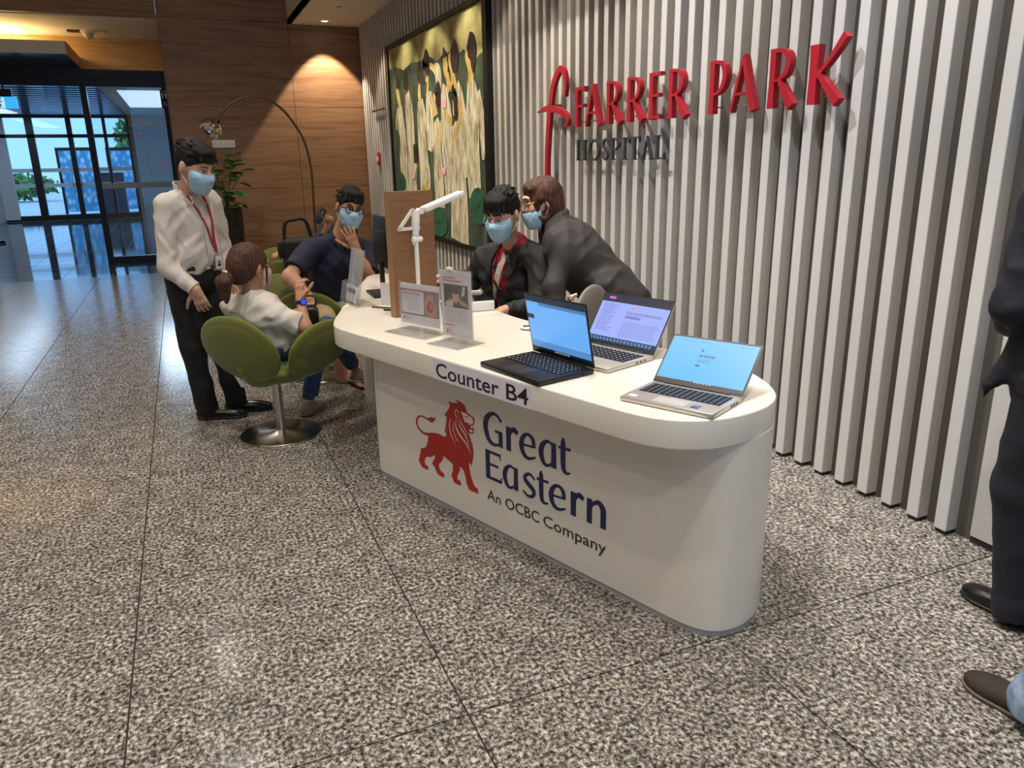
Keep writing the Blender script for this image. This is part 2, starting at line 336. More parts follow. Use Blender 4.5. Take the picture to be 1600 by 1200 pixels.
# ------------------------------------------------------------------ entrance recess
YD = 14.5
ce = struct('ceiling.002', MB().bb((-8, 12.6, 3.5), (-.012, YD+.1, 3.58)), CEILM, 'pale ceiling of the entrance recess')
part('light_recess', MB().bb((-4.6, 13.68, 3.492), (-1.87, 14.42, 3.5)), mat('cove_diffuser', 'fff6dd', .5, emit=('fff0c8', 7)), ce)
dm = onz(137, 48, 3.5)
t = thing('ceiling_camera', 'small white dome camera on the entrance recess ceiling', 'camera', dm)
part('base', MB().lathe([(.0, 0), (.11, 0), (.11, -.02), (.08, -.035)], dm, 24), WHITE, t, smooth=True)
part('dome', MB().lathe([(.075, -.03), (.07, -.07), (.05, -.10), (.02, -.115), (0, -.118)], dm, 24), mat('dome_cover', 'bdb5a4', .3), t, smooth=True)
vt = onz(118, 48, 3.5)
t = thing('ceiling_vent', 'dark slot vent beside the dome camera', 'vent', vt)
for k in range(3): part('slat', MB().bb((vt[0]-.11, vt[1]-.10+.07*k, 3.485), (vt[0]+.11, vt[1]-.05+.07*k, 3.5)), BLACK, t)
sp = onz(163, 49, 3.5)
solo('sprinkler', MB().lathe([(0, 0), (.035, 0), (.035, -.006), (.012, -.012), (.012, -.03), (.02, -.034), (0, -.036)], sp, 16), CREAM, 'tiny sprinkler head on the entrance recess ceiling', 'sprinkler', smooth=True)
# canopy over the sliding doors
cn = thing('door_canopy', 'cream box canopy over the sliding entrance doors', 'canopy', (-4.5, 13.6, 3.03))
part('fascia', MB().bb((-8, 12.65, 3.03), (-1.205, 12.68, 3.19)), CREAM, cn)
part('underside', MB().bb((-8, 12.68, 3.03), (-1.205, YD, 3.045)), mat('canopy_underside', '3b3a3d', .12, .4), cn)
part('side_panel', MB().bb((-1.205, 12.65, 3.03), (-1.185, YD, 3.19)), WOODL, cn)
part('top', MB().bb((-8, 12.68, 3.17), (-1.205, YD, 3.19)), CREAM, cn)
struct('wall_back.002', MB().bb((-8, YD, 3.03), (-.012, YD+.1, 3.5)), WOODL, 'light oak panel above the entrance doors')
# near door wall: dark frame and fixed side light
d1 = struct('door_1', MB().bb((-8, YD, 2.92), (-.012, YD+.12, 3.03)).bb((-8, YD+.02, 2.78), (-.012, YD+.1, 2.92)), FRAME, 'dark bronze framed sliding entrance, standing open')
part('mullion', MB().bb((-1.275, YD, 0), (-1.185, YD+.12, 2.92)), FRAME, d1)
part('jamb', MB().bb((-.085, YD, 0), (-.012, YD+.12, 2.92)), FRAME, d1)
part('bottom_rail', MB().bb((-1.185, YD, 0), (-.085, YD+.12, .085)), FRAME, d1)
part('pane', MB().bb((-1.185, YD+.05, .085), (-.085, YD+.062, 2.78)), GLASSM, d1, 'clear fixed glass side light')
part('manifestation_band', MB().bb((-1.185, YD+.046, 1.20), (-.085, YD+.049, 1.29)), mat('frosted_band', 'c9d6e0', .6), d1)
# sign plates at the jamb and on the wall
w0 = at(254, 142, 14.4)
t = thing('restroom_sign', 'dark restroom sign with figures and a blue wheelchair mark on the door jamb', 'sign', (-.05, 14.4, 2.6))
part('plate', MB().bb((-.115, 14.40, 2.455), (.0, 14.42, 2.735)), mat('sign_navy', '11151f', .4), t)
fr = ((-.115, 14.398, 2.455), (1, 0, 0), (0, 0, 1), (0, -1, 0)); g = MB()
for cx in (.032, .082):
    g.prism([(cx+.011*math.cos(a), .245+.013*math.sin(a)) for a in np.linspace(0, 2*PI, 12, endpoint=False)], fr, 0, .002)
    g.prism([(cx-.018, .22), (cx+.018, .22), (cx+.012, .18), (cx+.008, .14), (cx-.008, .14), (cx-.012, .18)], fr, 0, .002)
part('figures', g, WHITE, t)
part('wheelchair_tile', MB().prism([(.012, .02), (.103, .02), (.103, .105), (.012, .105)], fr, 0, .002), mat('sign_blue', '2a4fb0', .4), t)
part('wheelchair_mark', MB().stroke([(.05, .09, .008), (.052, .065, .008), (.075, .062, .007), (.085, .035, .007)], fr, .002, .004, False).stroke([(.045, .062, .006), (.038, .045, .006), (.05, .032, .006), (.066, .04, .006)], fr, .002, .004), WHITE, t)
t = thing('exit_sign', 'blue running man exit sign hanging in the entrance', 'sign', (-2.25, 14.2, 2.3))
e0 = at(0, 150, 14.0); e1 = at(29, 170, 14.0)
part('box', MB().bb((e1[0]-.75, 13.98, e1[2]), (e1[0], 14.02, e0[2]-.01)), mat('exit_cyan', '2aa6e0', .4, emit=('36aef0', 1.0)), t)
fr = ((e1[0]-.36, 13.978, e1[2]), (1, 0, 0), (0, 0, 1), (0, -1, 0)); H = e0[2]-.01-e1[2]
part('pale_panel', MB().prism([(0, .01), (.2, .01), (.2, H-.01), (0, H-.01)], fr, 0, .002), mat('exit_pale', 'bfe6f5', .4, emit=('bfe6f5', .9)), t)
part('running_man', MB().stroke([(.13, H*.72, .03), (.1, H*.45, .03)], fr, .002, .004, False).stroke([(.1, H*.45, .02), (.15, H*.33, .02), (.13, H*.12, .02)], fr, .002, .004, False).stroke([(.1, H*.45, .02), (.07, H*.22, .02), (.02, H*.2, .02)], fr, .002, .004, False).stroke([(.12, H*.7, .015), (.17, H*.55, .015)], fr, .002, .004, False).stroke([(.12, H*.7, .015), (.06, H*.62, .015), (.05, H*.48, .015)], fr, .002, .004, False).prism([(.145+.018*math.cos(a), H*.85+.018*math.sin(a)) for a in np.linspace(0, 2*PI, 10, endpoint=False)], fr, .002, .004), mat('exit_blue', '1268b8', .5), t)
part('hanger_rod', MB().tube([(e1[0]-.15, 14.0, e0[2]), (e1[0]-.15, 14.0, 3.03)], .012, 8), FRAME, t)
part('hanger_box', MB().bb((e1[0]-.4, 13.97, e0[2]-.01), (e1[0]-.05, 14.03, e0[2]+.1)), FRAME, t)

# ------------------------------------------------------------------ vestibule and far doors
YF = 27.2
BLUEW = mat('vestibule_left_wall', 'c9c6c4', .5)
struct('wall_left.001', MB().bb((-5.1, 17, 0), (-4.9, YF, 3.1)), BLUEW, 'pale side wall of the vestibule')
struct('wall_left.002', MB().bb((-8, YD+.1, 0), (-4.9, 17, 3.1)), mat('brown_vestibule_wall', '6b5040', .5), 'brown cheek wall beside the vestibule')
struct('wall_right.002', MB().bb((.3, YD+.1, 0), (.5, YF, 3.1)), GREYP, 'grey side wall of the vestibule')
cv = struct('ceiling.003', MB().bb((-8, YD+.1, 3.05), (-1.25, YF, 3.12)), mat('dark_gloss_ceiling', '66768c', .12, .7), 'glossy dark slatted vestibule ceiling')
for k in range(24):
    part('ceiling_slat', MB().bb((-8, 15.0+.5*k, 3.02), (-1.25, 15.0+.5*k+.16, 3.05)), mat('ceiling_slat_metal', '8fa0b6', .15, .8), cv)
vl = struct('ceiling.004', MB().bb((-1.25, YD+.1, 3.05), (.5, YF, 3.12)), mat('white_gloss_paint', 'e6e2da', .6), 'white vestibule ceiling beside the dark slats')
part('fill_panel', MB().bb((-.95, 18.5, 3.035), (-.05, 23.5, 3.05)), mat('vestibule_fill_glow', 'eef4ff', .5, emit=('cfe2ff', 1.0)), vl); part('fill_panel', MB().bb((-4.5, 20, 3.005), (-3.9, 26, 3.02)), mat('vestibule_fill_glow', 'eef4ff', .5, emit=('cfe2ff', 1.0)), cv)  # glowing panels added to go with the vestibule fill lights
fw = struct('wall_back.003', MB().bb((-1.22, YF, 0), (.5, YF+.2, 3.05)), GREYP, 'grey panelled wall beside the far doors')
part('wood_band', MB().bb((-1.22, YF-.02, 2.72), (.3, YF, 3.05)), WOODL, fw)
for x in (-.8, -.25): part('panel_joint', MB().bb((x, YF-.004, 0), (x+.012, YF, 2.72)), FRAME, fw)
rt = at(249, 257, YF-.02)
part('red_lettering', MB().bb((rt[0], YF-.012, rt[2]-.06), (rt[0]+.06, YF-.004, rt[2]+.09)).bb((rt[0]+.09, YF-.012, rt[2]-.05), (rt[0]+.14, YF-.004, rt[2]+.08)).bb((rt[0]+.17, YF-.012, rt[2]-.06), (rt[0]+.21, YF-.004, rt[2]+.09)).bb((rt[0]+.25, YF-.012, rt[2]-.05), (rt[0]+.3, YF-.004, rt[2]+.08)), mat('red_letter', 'd24a55', .5), fw)
al = at(219, 209, YF-.02)
t = thing('fire_alarm', 'small red fire alarm bell high on the far grey wall', 'alarm', (al[0], YF-.04, al[2]-.1))
part('housing', MB().bb((al[0]-.09, YF-.07, al[2]-.1), (al[0]+.09, YF, al[2]+.1)), mat('alarm_red', 'a3403c', .4), t, bevel=.01)
part('lamp', MB().lathe([(0, .05), (.03, .04), (.045, 0)], (al[0], YF-.07, al[2]), 16, ((1, 0, 0), (0, 0, 1), (0, -1, 0))), mat('alarm_lens', 'd9a59c', .3), t)
d2 = struct('door_2', MB().bb((-4.9, YF, 2.96), (-1.22, YF+.12, 3.05)).bb((-4.9, YF, 2.40), (-1.22, YF+.12, 2.50)).bb((-4.9, YF, 0), (-1.22, YF+.12, .06)), FRAME, 'far glazed doors in dark frames with pull handles')
for (a, b) in ((-4.9, -4.52), (-3.98, -3.78), (-2.92, -2.78), (-1.95, -1.86), (-1.30, -1.22)):
    part('stile', MB().bb((a, YF, .06), (b, YF+.12, 2.96)), FRAME if a > -4.8 else BLUEW, d2)
for (a, b) in ((-4.52, -3.98), (-3.78, -2.92), (-2.78, -1.95), (-1.86, -1.30)):
    part('pane', MB().bb((a, YF+.05, .06), (b, YF+.06, 2.40)), GLASSM, d2)
    part('transom_pane', MB().bb((a, YF+.05, 2.5), (b, YF+.06, 2.96)), GLASSM, d2)
    for z in (.98, 1.42): part('manifestation_band', MB().bb((a, YF+.045, z), (b, YF+.048, z+.11)), mat('frosted_band', 'c9d6e0', .6), d2)
    part('rail', MB().bb((a, YF, .06), (b, YF+.1, .16)), FRAME, d2)
for x in (-2.97, -2.72):
    part('pull_handle', MB().tube([(x, YF, .75), (x, YF-.09, .77), (x, YF-.09, 1.33), (x, YF, 1.35)], .017, 8), CHROME, d2)
# outside the far doors
gr = struct('ground', MB().bb((-14, YF+.3, -.08), (9, 60, -.02)), mat('pale_paving', 'e2ded6', .7, noise=(1, .1)), 'pale paving outside the far doors')
FROST = ramp_mat('etched_leaf_glass', 'voronoi', [(.15, 'f2fbff'), (.35, 'a9d9ee'), (.6, '5fa8cf')], rough=.35, scale=7, stretch=(1, 1, .6))
for i, (a, b, y) in enumerate(((-3.7, -2.7, 31), (-2.2, -1.2, 31.5))):
    t = thing('etched_screen', ('leaf patterned glass screen straight behind the far double doors', 'leaf patterned glass screen right of the far double doors')[i], 'screen', ((a+b)/2, y, 0))
    part('frame', MB().bb((a-.08, y, -.02), (a, y+.08, 2.1)).bb((b, y, -.02), (b+.08, y+.08, 2.1)).bb((a-.08, y, 2.1), (b+.08, y+.08, 2.2)), FRAME, t)
    part('etched_pane', MB().bb((a, y+.03, .05), (b, y+.05, 2.1)), FROST, t)
t = thing('kiosk', 'dark kiosk cabinet outside the far right door', 'cabinet', (-2.1, 30, 0))
part('body', MB().bb((-2.55, 30, -.02), (-1.75, 30.6, 1.35)), mat('kiosk_dark', '24303d', .4), t, bevel=.02)
part('counter_top', MB().bb((-2.6, 29.95, 1.35), (-1.7, 30.65, 1.42)), WHITE, t)
LEAF = ramp_mat('leaf_green', 'noise', [(.3, '2f5a26'), (.6, '6f9a3f')], rough=.6, scale=6)
def leafy(c, r, n, size, seed):
    q = MB(); rs = np.random.RandomState(seed)
    for _ in range(n):
        d = nrm(rs.normal(size=3)); p = np.array(c)+d*np.array(r)*rs.uniform(.5, 1); a = nrm(rs.normal(size=3)); b = nrm(np.cross(a, d+.01)); s = size*rs.uniform(.6, 1.3)
        q.add([p-a*s, p+b*s*.45+d*s*.1, p+a*s, p-b*s*.45+d*s*.1], [(0, 1, 2, 3)])
    return q
for i, (x, y, z, rx, rz, nm, lb) in enumerate(((-7.6, 44, .7, 2.4, .6, 'hedge', 'low green hedge outside the far left glass pane'), (-1.6, 42, 2.6, 1.0, 1.6, 'tree', 'leafy street tree outside the far right glass'))):
    t = thing(nm, lb, 'plant', (x, y, 0)); part('foliage', leafy((x, y, z), (rx, 1.2, rz), 900, .22, i), LEAF, t, raw=True, kind='stuff')
    part('trunk', MB().tube([(x, y, -.02), (x+.05, y, max(.3, z-.6))], [.1, .07], 8), mat('bark', '4f3e2e', .9), t)
# ------------------------------------------------------------------ the white counter
CO = np.array([1.398, 1.823]); CC = np.array([-.3291, .9443]); CN = np.array([.9443, .3291]); ZT = .79
C3 = np.append(CC, 0); N3 = np.append(CN, 0); Z3 = np.array([0, 0, 1.0])
def cw(s, t, z=ZT): return np.array([CO[0]+s*CC[0]+t*CN[0], CO[1]+s*CC[1]+t*CN[1], z])
def onplane(px, py, P, N): d = ray(px, py); return CAM+d*(((np.array(P)-CAM) @ N)/(d @ N))
CORIAN = mat('white_solid_surface', 'e4ddd0', .28, 0, .5, noise=(.8, .02))
def smooth_poly(pts, it=3):
    """round the corners of an outline, leaving long straight runs straight"""
    P = [np.array(p, float) for p in pts]; Q = []
    for i in range(len(P)):
        a, b = P[i], P[(i+1) % len(P)]; Q.append(a); L = np.linalg.norm(b-a)
        if L > .25: Q += [a+(b-a)*.05/L, b-(b-a)*.05/L]
    for _ in range(it):
        R = []
        for i in range(len(Q)):
            a, b = Q[i], Q[(i+1) % len(Q)]
            R += [a*.75+b*.25, a*.25+b*.75] if np.linalg.norm(b-a) < .25 else [a*.97+b*.03, a*.03+b*.97]
        Q = R
    out = [Q[0]]
    for q in Q[1:]:
        if np.linalg.norm(q-out[-1]) > .014: out.append(q)
    return [tuple(q) for q in out]
def rounded_slab(poly, fr, z0, z1, r=.006):
    """slab with rounded rims: stacked, slightly inset outlines"""
    P = np.array(poly); k = len(P); T = np.roll(P, -1, 0)-np.roll(P, 1, 0); T /= np.linalg.norm(T, axis=1)[:, None]; Nn = np.stack([-T[:, 1], T[:, 0]], -1)
    ar = sum(P[i, 0]*P[(i+1) % k, 1]-P[(i+1) % k, 0]*P[i, 1] for i in range(k)); Nn = Nn if ar > 0 else -Nn      # inward
    o, U, V, N = [np.array(x, float) for x in fr]; rows = []
    for t in np.linspace(0, PI/2, 5): rows.append((z0+r*(1-math.sin(t)), r*(1-math.cos(t))) if False else (z0+r*(1-math.cos(t)), r*(1-math.sin(t))))
    for t in np.linspace(0, PI/2, 5): rows.append((z1-r*(1-math.sin(t)), r*(1-math.cos(t))))
    v = []
    for z, ins in rows: q = P+Nn*ins; v += [o+x*U+y*V+z*N for x, y in q]
    f = [(j*k+i, j*k+(i+1) % k, (j+1)*k+(i+1) % k, (j+1)*k+i) for j in range(len(rows)-1) for i in range(k)]
    return MB().add(v, f+[tuple(range(k-1, -1, -1)), tuple((len(rows)-1)*k+i for i in range(k))])
slab = [(1.84, -.16), (.24, -.16), (.16, -.158), (.09, -.148), (.02, -.118), (-.035, -.068), (-.075, 0), (-.097, .085), (-.104, .17), (-.094, .25), (-.065, .322), (-.015, .388), (.055, .452), (.14, .512), (.24, .552), (.36, .578),
        (.62, .59), (1.36, .585), (1.50, .60), (1.64, .635), (2.35, .86), (3.1, 1.09), (3.24, 1.10), (3.34, 1.05), (3.38, .96), (3.33, .86), (2.72, .37), (2.30, .05), (2.19, -.035), (2.10, -.095), (2.02, -.14), (1.93, -.158)]
body = [(1.93, .012), (1.915, 0), (.12, 0), (.03, .003), (-.035, .02), (-.078, .058), (-.1, .115), (-.106, .18), (-.095, .25), (-.066, .322), (-.016, .388), (.054, .45), (.14, .508), (.24, .546), (.36, .57), (.62, .58), (1.36, .575), (1.50, .56), (1.93, .55)]
slab = smooth_poly(slab); body = smooth_poly(body)
frC = (np.append(CO, 0), C3, N3, Z3)
ct = thing('service_counter', 'long white rounded service counter with a red lion logo on its front', 'counter', cw(.9, .25, 0))
part('body', MB().prism(body, frC, .024, .70), CORIAN, ct, angle=.5, smooth='auto')
cb = np.mean(np.array(body), 0)
part('plinth', MB().prism([tuple(cb+(np.array(p)-cb)*np.array([.995, .985])) for p in body], frC, 0, .024), mat('plinth_trim', 'a9a4a4', .35), ct, 'grey trim strip at the foot', smooth='auto', angle=.5)
part('worktop', rounded_slab(slab, frC, ZT-.097, ZT), CORIAN, ct, smooth='auto', angle=.6)
part('end_support', MB().prism([(2.95, .62), (3.0, .58), (3.22, .92), (3.16, .98), (3.0, .93)], frC, 0, ZT-.097), CORIAN, ct)
FP = (np.append(CO, 0), -C3, Z3, -N3)                       # front panel frame: x = -s, y = height
FS = (np.append(CO-.16*CN, 0), -C3, Z3, -N3)                # worktop edge frame
RED = mat('logo_red', 'b01d18', .45); NAVY = mat('logo_navy', '131a4e', .45); INK = mat('print_black', '15151a', .5); PAPER = mat('paper_white', 'dcd6de', .7)
# printed name strip on the worktop edge
part('name_strip', MB().prism([(-1.182, .697), (-.606, .697), (-.606, .782), (-1.182, .782)], FS, .0005, .0015), PAPER, ct)
def fit_text(name, body_, m, fr, x0, x1, y0, cap, parent, depth=.0006, bold=0.):
    """lettering stretched to run from x0 to x1 on baseline y0"""
    o, U, V, N = fr
    ob = text(name, body_, m, (np.array(o)+np.array(N)*.002, U, V, N), 1.0, depth, None, bold=bold)
    me = ob.data; co = np.zeros(len(me.vertices)*3); me.vertices.foreach_get('co', co); co = co.reshape(-1, 3)-np.array(o)
    x = co @ np.array(U); y = co @ np.array(V); z = co @ np.array(N)
    sx = (x1-x0)/(x.max()-x.min()); x = x0+(x-x.min())*sx; y = y0+y*cap/.73
    w = np.array(o)+x[:, None]*np.array(U)+y[:, None]*np.array(V)+z[:, None]*np.array(N)-(OFF.get(parent, np.zeros(3)))
    me.vertices.foreach_set('co', w.astype(np.float32).ravel()); me.update(); ob.parent = parent; OFF[ob] = OFF.get(parent, np.zeros(3)); return ob
sx_ = lambda px, py, t_: -((onplane(px, py, np.append(CO+t_*CN, 0), N3)[:2]-CO) @ CC)
fit_text('counter_lettering', 'Counter', INK, FS, -1.163, sx_(780, 615, -.16), .709, .063, ct, bold=.008); fit_text('counter_lettering', 'B4', INK, FS, sx_(791.5, 615, -.16), -.617, .709, .063, ct, bold=.008)
for w_, a_, b_ in (('An', -1.053, -.966), ('OCBC', -.936, -.7325), ('Company', -.709, -.3816)): fit_text('tagline_lettering', w_, mat('print_grey', '2b2a33', .5), FP, a_, b_, .1495, .05, ct)
GL = {
 'G': [((.93, .80, .10), (.72, .95, .08), (.47, .97, .12), (.18, .77, .2), (.11, .46, .21), (.26, .12, .17), (.55, .01, .1), (.9, .1, .07)), ((.88, .0, .17), (.88, .47, .17)), ((.60, .45, .08), (.97, .45, .09))],
 'r': [((.22, 0, .20), (.22, .73, .20)), ((.3, .42, .05), (.42, .6, .1), (.65, .7, .16), (.95, .62, .13))],
 'e': [((.14, .36, .06), (.88, .40, .07)), ((.86, .38, .14), (.8, .61, .14), (.55, .72, .09), (.27, .62, .14), (.13, .36, .19), (.26, .09, .15), (.55, .0, .1), (.95, .11, .05))],
 'a': [((.8, .67, .07), (.5, .72, .09), (.22, .58, .16), (.12, .33, .19), (.26, .07, .14), (.5, .01, .09), (.8, .14, .07)), ((.86, 0, .2), (.86, .73, .17))],
 't': [((.38, .98, .06), (.38, .8, .17), (.38, .3, .18), (.45, .07, .15), (.7, .0, .09), (.98, .04, .04)), ((.0, .68, .08), (1, .70, .08))],
 'E': [((.14, 0, .2), (.14, .97, .2)), ((.1, .92, .09), (.96, .92, .09)), ((.9, .97, .05), (.94, .76, .04)), ((.1, .51, .08), (.8, .51, .08)), ((.1, .05, .09), (1, .05, .1)), ((.96, .0, .05), (1, .2, .04))],
 's': [((.88, .60, .06), (.55, .72, .09), (.24, .61, .13), (.27, .47, .16), (.6, .33, .17), (.82, .2, .15), (.7, .04, .11), (.4, .0, .09), (.08, .1, .06))],
 'n': [((.14, 0, .19), (.14, .73, .19)), ((.2, .45, .05), (.34, .62, .1), (.6, .71, .15), (.82, .58, .19), (.85, .38, .19), (.85, 0, .19))]}
def word(name, spec, base, cap, fr, m, parent, d0=.0004, d1=.0014):
    for ch, a, b in spec:
        g = MB()
        for i_, st in enumerate(GL[ch]):
            g.stroke([(-a+(a-b)*x, base+y*cap, w*cap) for x, y, w in st], fr, d0, d1+.00012*i_, smooth=len(st) > 2)
        part(name, g, m, parent, raw=True)
word('logo_letter', [('G', 1.066, .944), ('r', .926, .851), ('e', .8455, .7465), ('a', .732, .638), ('t', .626, .5626)], .411, .14, FP, NAVY, ct)
word('logo_letter', [('E', 1.059, .957), ('a', .949, .8555), ('s', .834, .746), ('t', .7455, .681), ('e', .679, .5825), ('r', .563, .4917), ('n', .479, .3835)], .248, .135, FP, NAVY, ct)
def pan(x, y):
    p = onplane(640+x/4.4444, 610+y/4.4444, np.append(CO, 0), N3); return (-((p[:2]-CO) @ CC), p[2])
LION = [(318, 65), (345, 75), (370, 90), (388, 115), (396, 140), (399, 153), (421, 171), (447, 189), (453, 207), (451, 224), (440, 240), (446, 262), (444, 302), (426, 299), (413, 292), (421, 330), (438, 380), (445, 430), (442, 475), (430, 522), (412, 494),
        (415, 540), (425, 590), (441, 640), (456, 670), (472, 680), (480, 715), (452, 706), (416, 690), (408, 670), (397, 652), (395, 628), (390, 600), (378, 560), (362, 536), (344, 532), (352, 552), (343, 567), (334, 590), (330, 608), (336, 620), (352, 627), (360, 660), (338, 654),
        (310, 640), (302, 615), (292, 590), (300, 560), (303, 520), (295, 505), (236, 454), (231, 482), (216, 500), (203, 511), (208, 540), (220, 563), (238, 574), (244, 604), (224, 598), (195, 580), (185, 555), (175, 530), (158, 510), (165, 490), (178, 465), (176, 446), (150, 464), (122, 458),
        (108, 472), (105, 500), (112, 515), (129, 528), (132, 552), (100, 540), (82, 525), (75, 505), (65, 485), (72, 450), (78, 425), (80, 400), (106, 401), (120, 380), (128, 350), (133, 316), (114, 311), (85, 295), (60, 265), (45, 230), (45, 200), (55, 180), (75, 171), (100, 177), (122, 193),
        (136, 189), (150, 184), (166, 191), (180, 180), (176, 206), (165, 221), (150, 222), (128, 208), (100, 188), (78, 182), (62, 192), (55, 212), (58, 240), (75, 270), (100, 289), (135, 295), (165, 293), (200, 300), (235, 318), (255, 320), (258, 298), (244, 288), (250, 270), (255, 220), (258, 185),
        (242, 164), (254, 154), (270, 130), (282, 106), (272, 75), (292, 86), (318, 86), (336, 90)]
lg = part('lion_emblem', MB().prism([pan(*p) for p in LION], FP, .0004, .0013), RED, ct, 'red walking lion emblem', raw=True)
cut = MB()
def pst(pts, d0=.0013, d1=.0019): cut.stroke([pan(x, y)+(w*.000556,) for x, y, w in pts], FP, d0, d1)
pst([(288, 192, 2), (279, 240, 9), (290, 305, 9), (318, 368, 1)]); pst([(326, 200, 2), (322, 245, 10), (348, 305, 16), (396, 372, 12), (430, 442, 1)])
pst([(340, 196, 1), (352, 250, 9), (388, 310, 12), (421, 392, 1)]); pst([(352, 190, 1), (362, 226, 7), (385, 268, 7), (412, 318, 1)]); pst([(308, 215, 1), (304, 262, 6), (318, 318, 5), (340, 356, 1)])
pst([(340, 192, 1), (324, 178, 7), (316, 150, 7), (326, 134, 7), (338, 146, 5), (342, 168, 1)])
cut.prism([pan(*p) for p in ((356, 147), (394, 160), (406, 174), (432, 187), (444, 206), (445, 222), (430, 236), (414, 236), (398, 222), (384, 220), (378, 198), (370, 170))], FP, .0013, .0019)
cut.prism([pan(*p) for p in ((424, 246), (440, 244), (442, 262), (434, 264))], FP, .0013, .0019); cut.prism([pan(*p) for p in ((414, 268), (436, 276), (440, 290), (420, 286))], FP, .0013, .0019)
part('emblem_highlights', cut, CORIAN, lg, raw=True)
eye = MB()
for pts in ([(384, 178, 3), (398, 184, 8), (408, 188, 2)], [(400, 190, 2), (404, 200, 4)], [(436, 200, 5), (442, 214, 5)], [(400, 224, 4), (420, 230, 4)]):
    eye.stroke([pan(x, y)+(w*.000556,) for x, y, w in pts], FP, .0019, .0024)
part('emblem_eye', eye, RED, lg, raw=True)

# ------------------------------------------------------------------ hospital sign on the slats
SIGNRED = mat('sign_red', '9c1626', .45, 0, .5); SIGNGREY = mat('sign_grey', '3b3d42', .45, .2)
XS = 2.69
frS = ((XS, 0, 1.765), (0, -1, 0), (0, 0, 1), (-1, 0, 0))
SG = {
 'F': [((.22, 0, .26), (.22, .5, .22), (.22, 1, .27)), ((.1, .945, .11), (.6, .945, .1), (.98, .955, .13)), ((.94, 1., .03), (.97, .86, .05)), ((.2, .52, .09), (.6, .52, .09), (.86, .53, .13))],
 'A': [((.08, 0, .12), (.47, .99, .10)), ((.46, 1.0, .14), (.66, .5, .2), (.9, 0, .25)), ((.2, .32, .08), (.78, .32, .08))],
 'R': [((.17, 0, .26), (.17, .5, .21), (.17, 1, .24)), ((.1, .95, .10), (.38, .96, .10), (.62, .9, .15), (.72, .75, .19), (.64, .58, .15), (.42, .48, .08), (.18, .46, .07)), ((.40, .5, .1), (.62, .27, .2), (.9, 0, .27))],
 'E': [((.24, 0, .26), (.24, .5, .21), (.24, 1, .26)), ((.12, .95, .10), (.6, .95, .1), (.96, .96, .13)), ((.2, .51, .09), (.6, .51, .09), (.84, .52, .13)), ((.12, .05, .10), (.6, .05, .1), (.98, .05, .15))],
 'P': [((.2, 0, .25), (.2, .5, .21), (.2, 1, .25)), ((.12, .95, .10), (.42, .96, .10), (.72, .9, .16), (.86, .7, .2), (.74, .5, .16), (.5, .39, .09), (.2, .36, .07))],
 'K': [((.17, 0, .3), (.17, .5, .27), (.17, .94, .34)), ((.25, .42, .07), (.6, .72, .13), (.9, 1.02, .2)), ((.26, .52, .12), (.55, .25, .2), (.82, 0, .27))]}
st = thing('hospital_sign', 'raised red FARRER PARK letters with script f emblem on the slatted wall', 'sign', (2.72, 4.2, 1.4))
for ch, ya, yb in (('F', 5.197, 5.035), ('A', 5.037, 4.80), ('R', 4.745, 4.535), ('R', 4.483, 4.27), ('E', 4.225, 4.085), ('R', 4.018, 3.82), ('P', 3.631, 3.472), ('A', 3.451, 3.237), ('R', 3.165, 2.975), ('K', 2.904, 2.668)):
    g = MB()
    for i_, pts in enumerate(SG[ch]):
        g.stroke([(-ya+(ya-yb)*x, y*.268, w*.168) for x, y, w in pts], frS, -.034-.0004*i_, .0005*i_, smooth=len(pts) > 2, sub=8)
    part('letter', g, SIGNRED, st, raw=True); part('stand_off', MB().tube([(XS+.02, ya-.2*(ya-yb), 1.80), (XS+.088, ya-.2*(ya-yb), 1.80)], .004, 6), CHROME, st)
frL = ((XS-.01, 0, 0), (0, -1, 0), (0, 0, 1), (-1, 0, 0)); g = MB()
g.stroke([(-5.332, 1.985, 0.0234), (-5.322, 2.07, 0.0338), (-5.35, 2.15, 0.0442), (-5.402, 2.182, 0.0468), (-5.46, 2.155, 0.0520), (-5.53, 2.079, 0.0572), (-5.578, 1.939, 0.0598), (-5.607, 1.824, 0.0598), (-5.632, 1.668, 0.0598), (-5.649, 1.508, 0.0546), (-5.651, 1.30, 0.0494)], frL, -.028, 0)
g.stroke([(-5.802, 1.902, 0.0104), (-5.664, 1.919, 0.0390), (-5.55, 1.914, 0.0468), (-5.422, 1.891, 0.0468), (-5.324, 1.857, 0.0416), (-5.283, 1.822, 0.0338), (-5.29, 1.794, 0.0260), (-5.336, 1.773, 0.0078)], frL, -.028, .002)
g.tube([(XS+.015, 5.578, 1.94), (XS+.088, 5.578, 1.94)], .008, 6)
part('script_emblem', g, SIGNRED, st, 'tall script f emblem', raw=True)
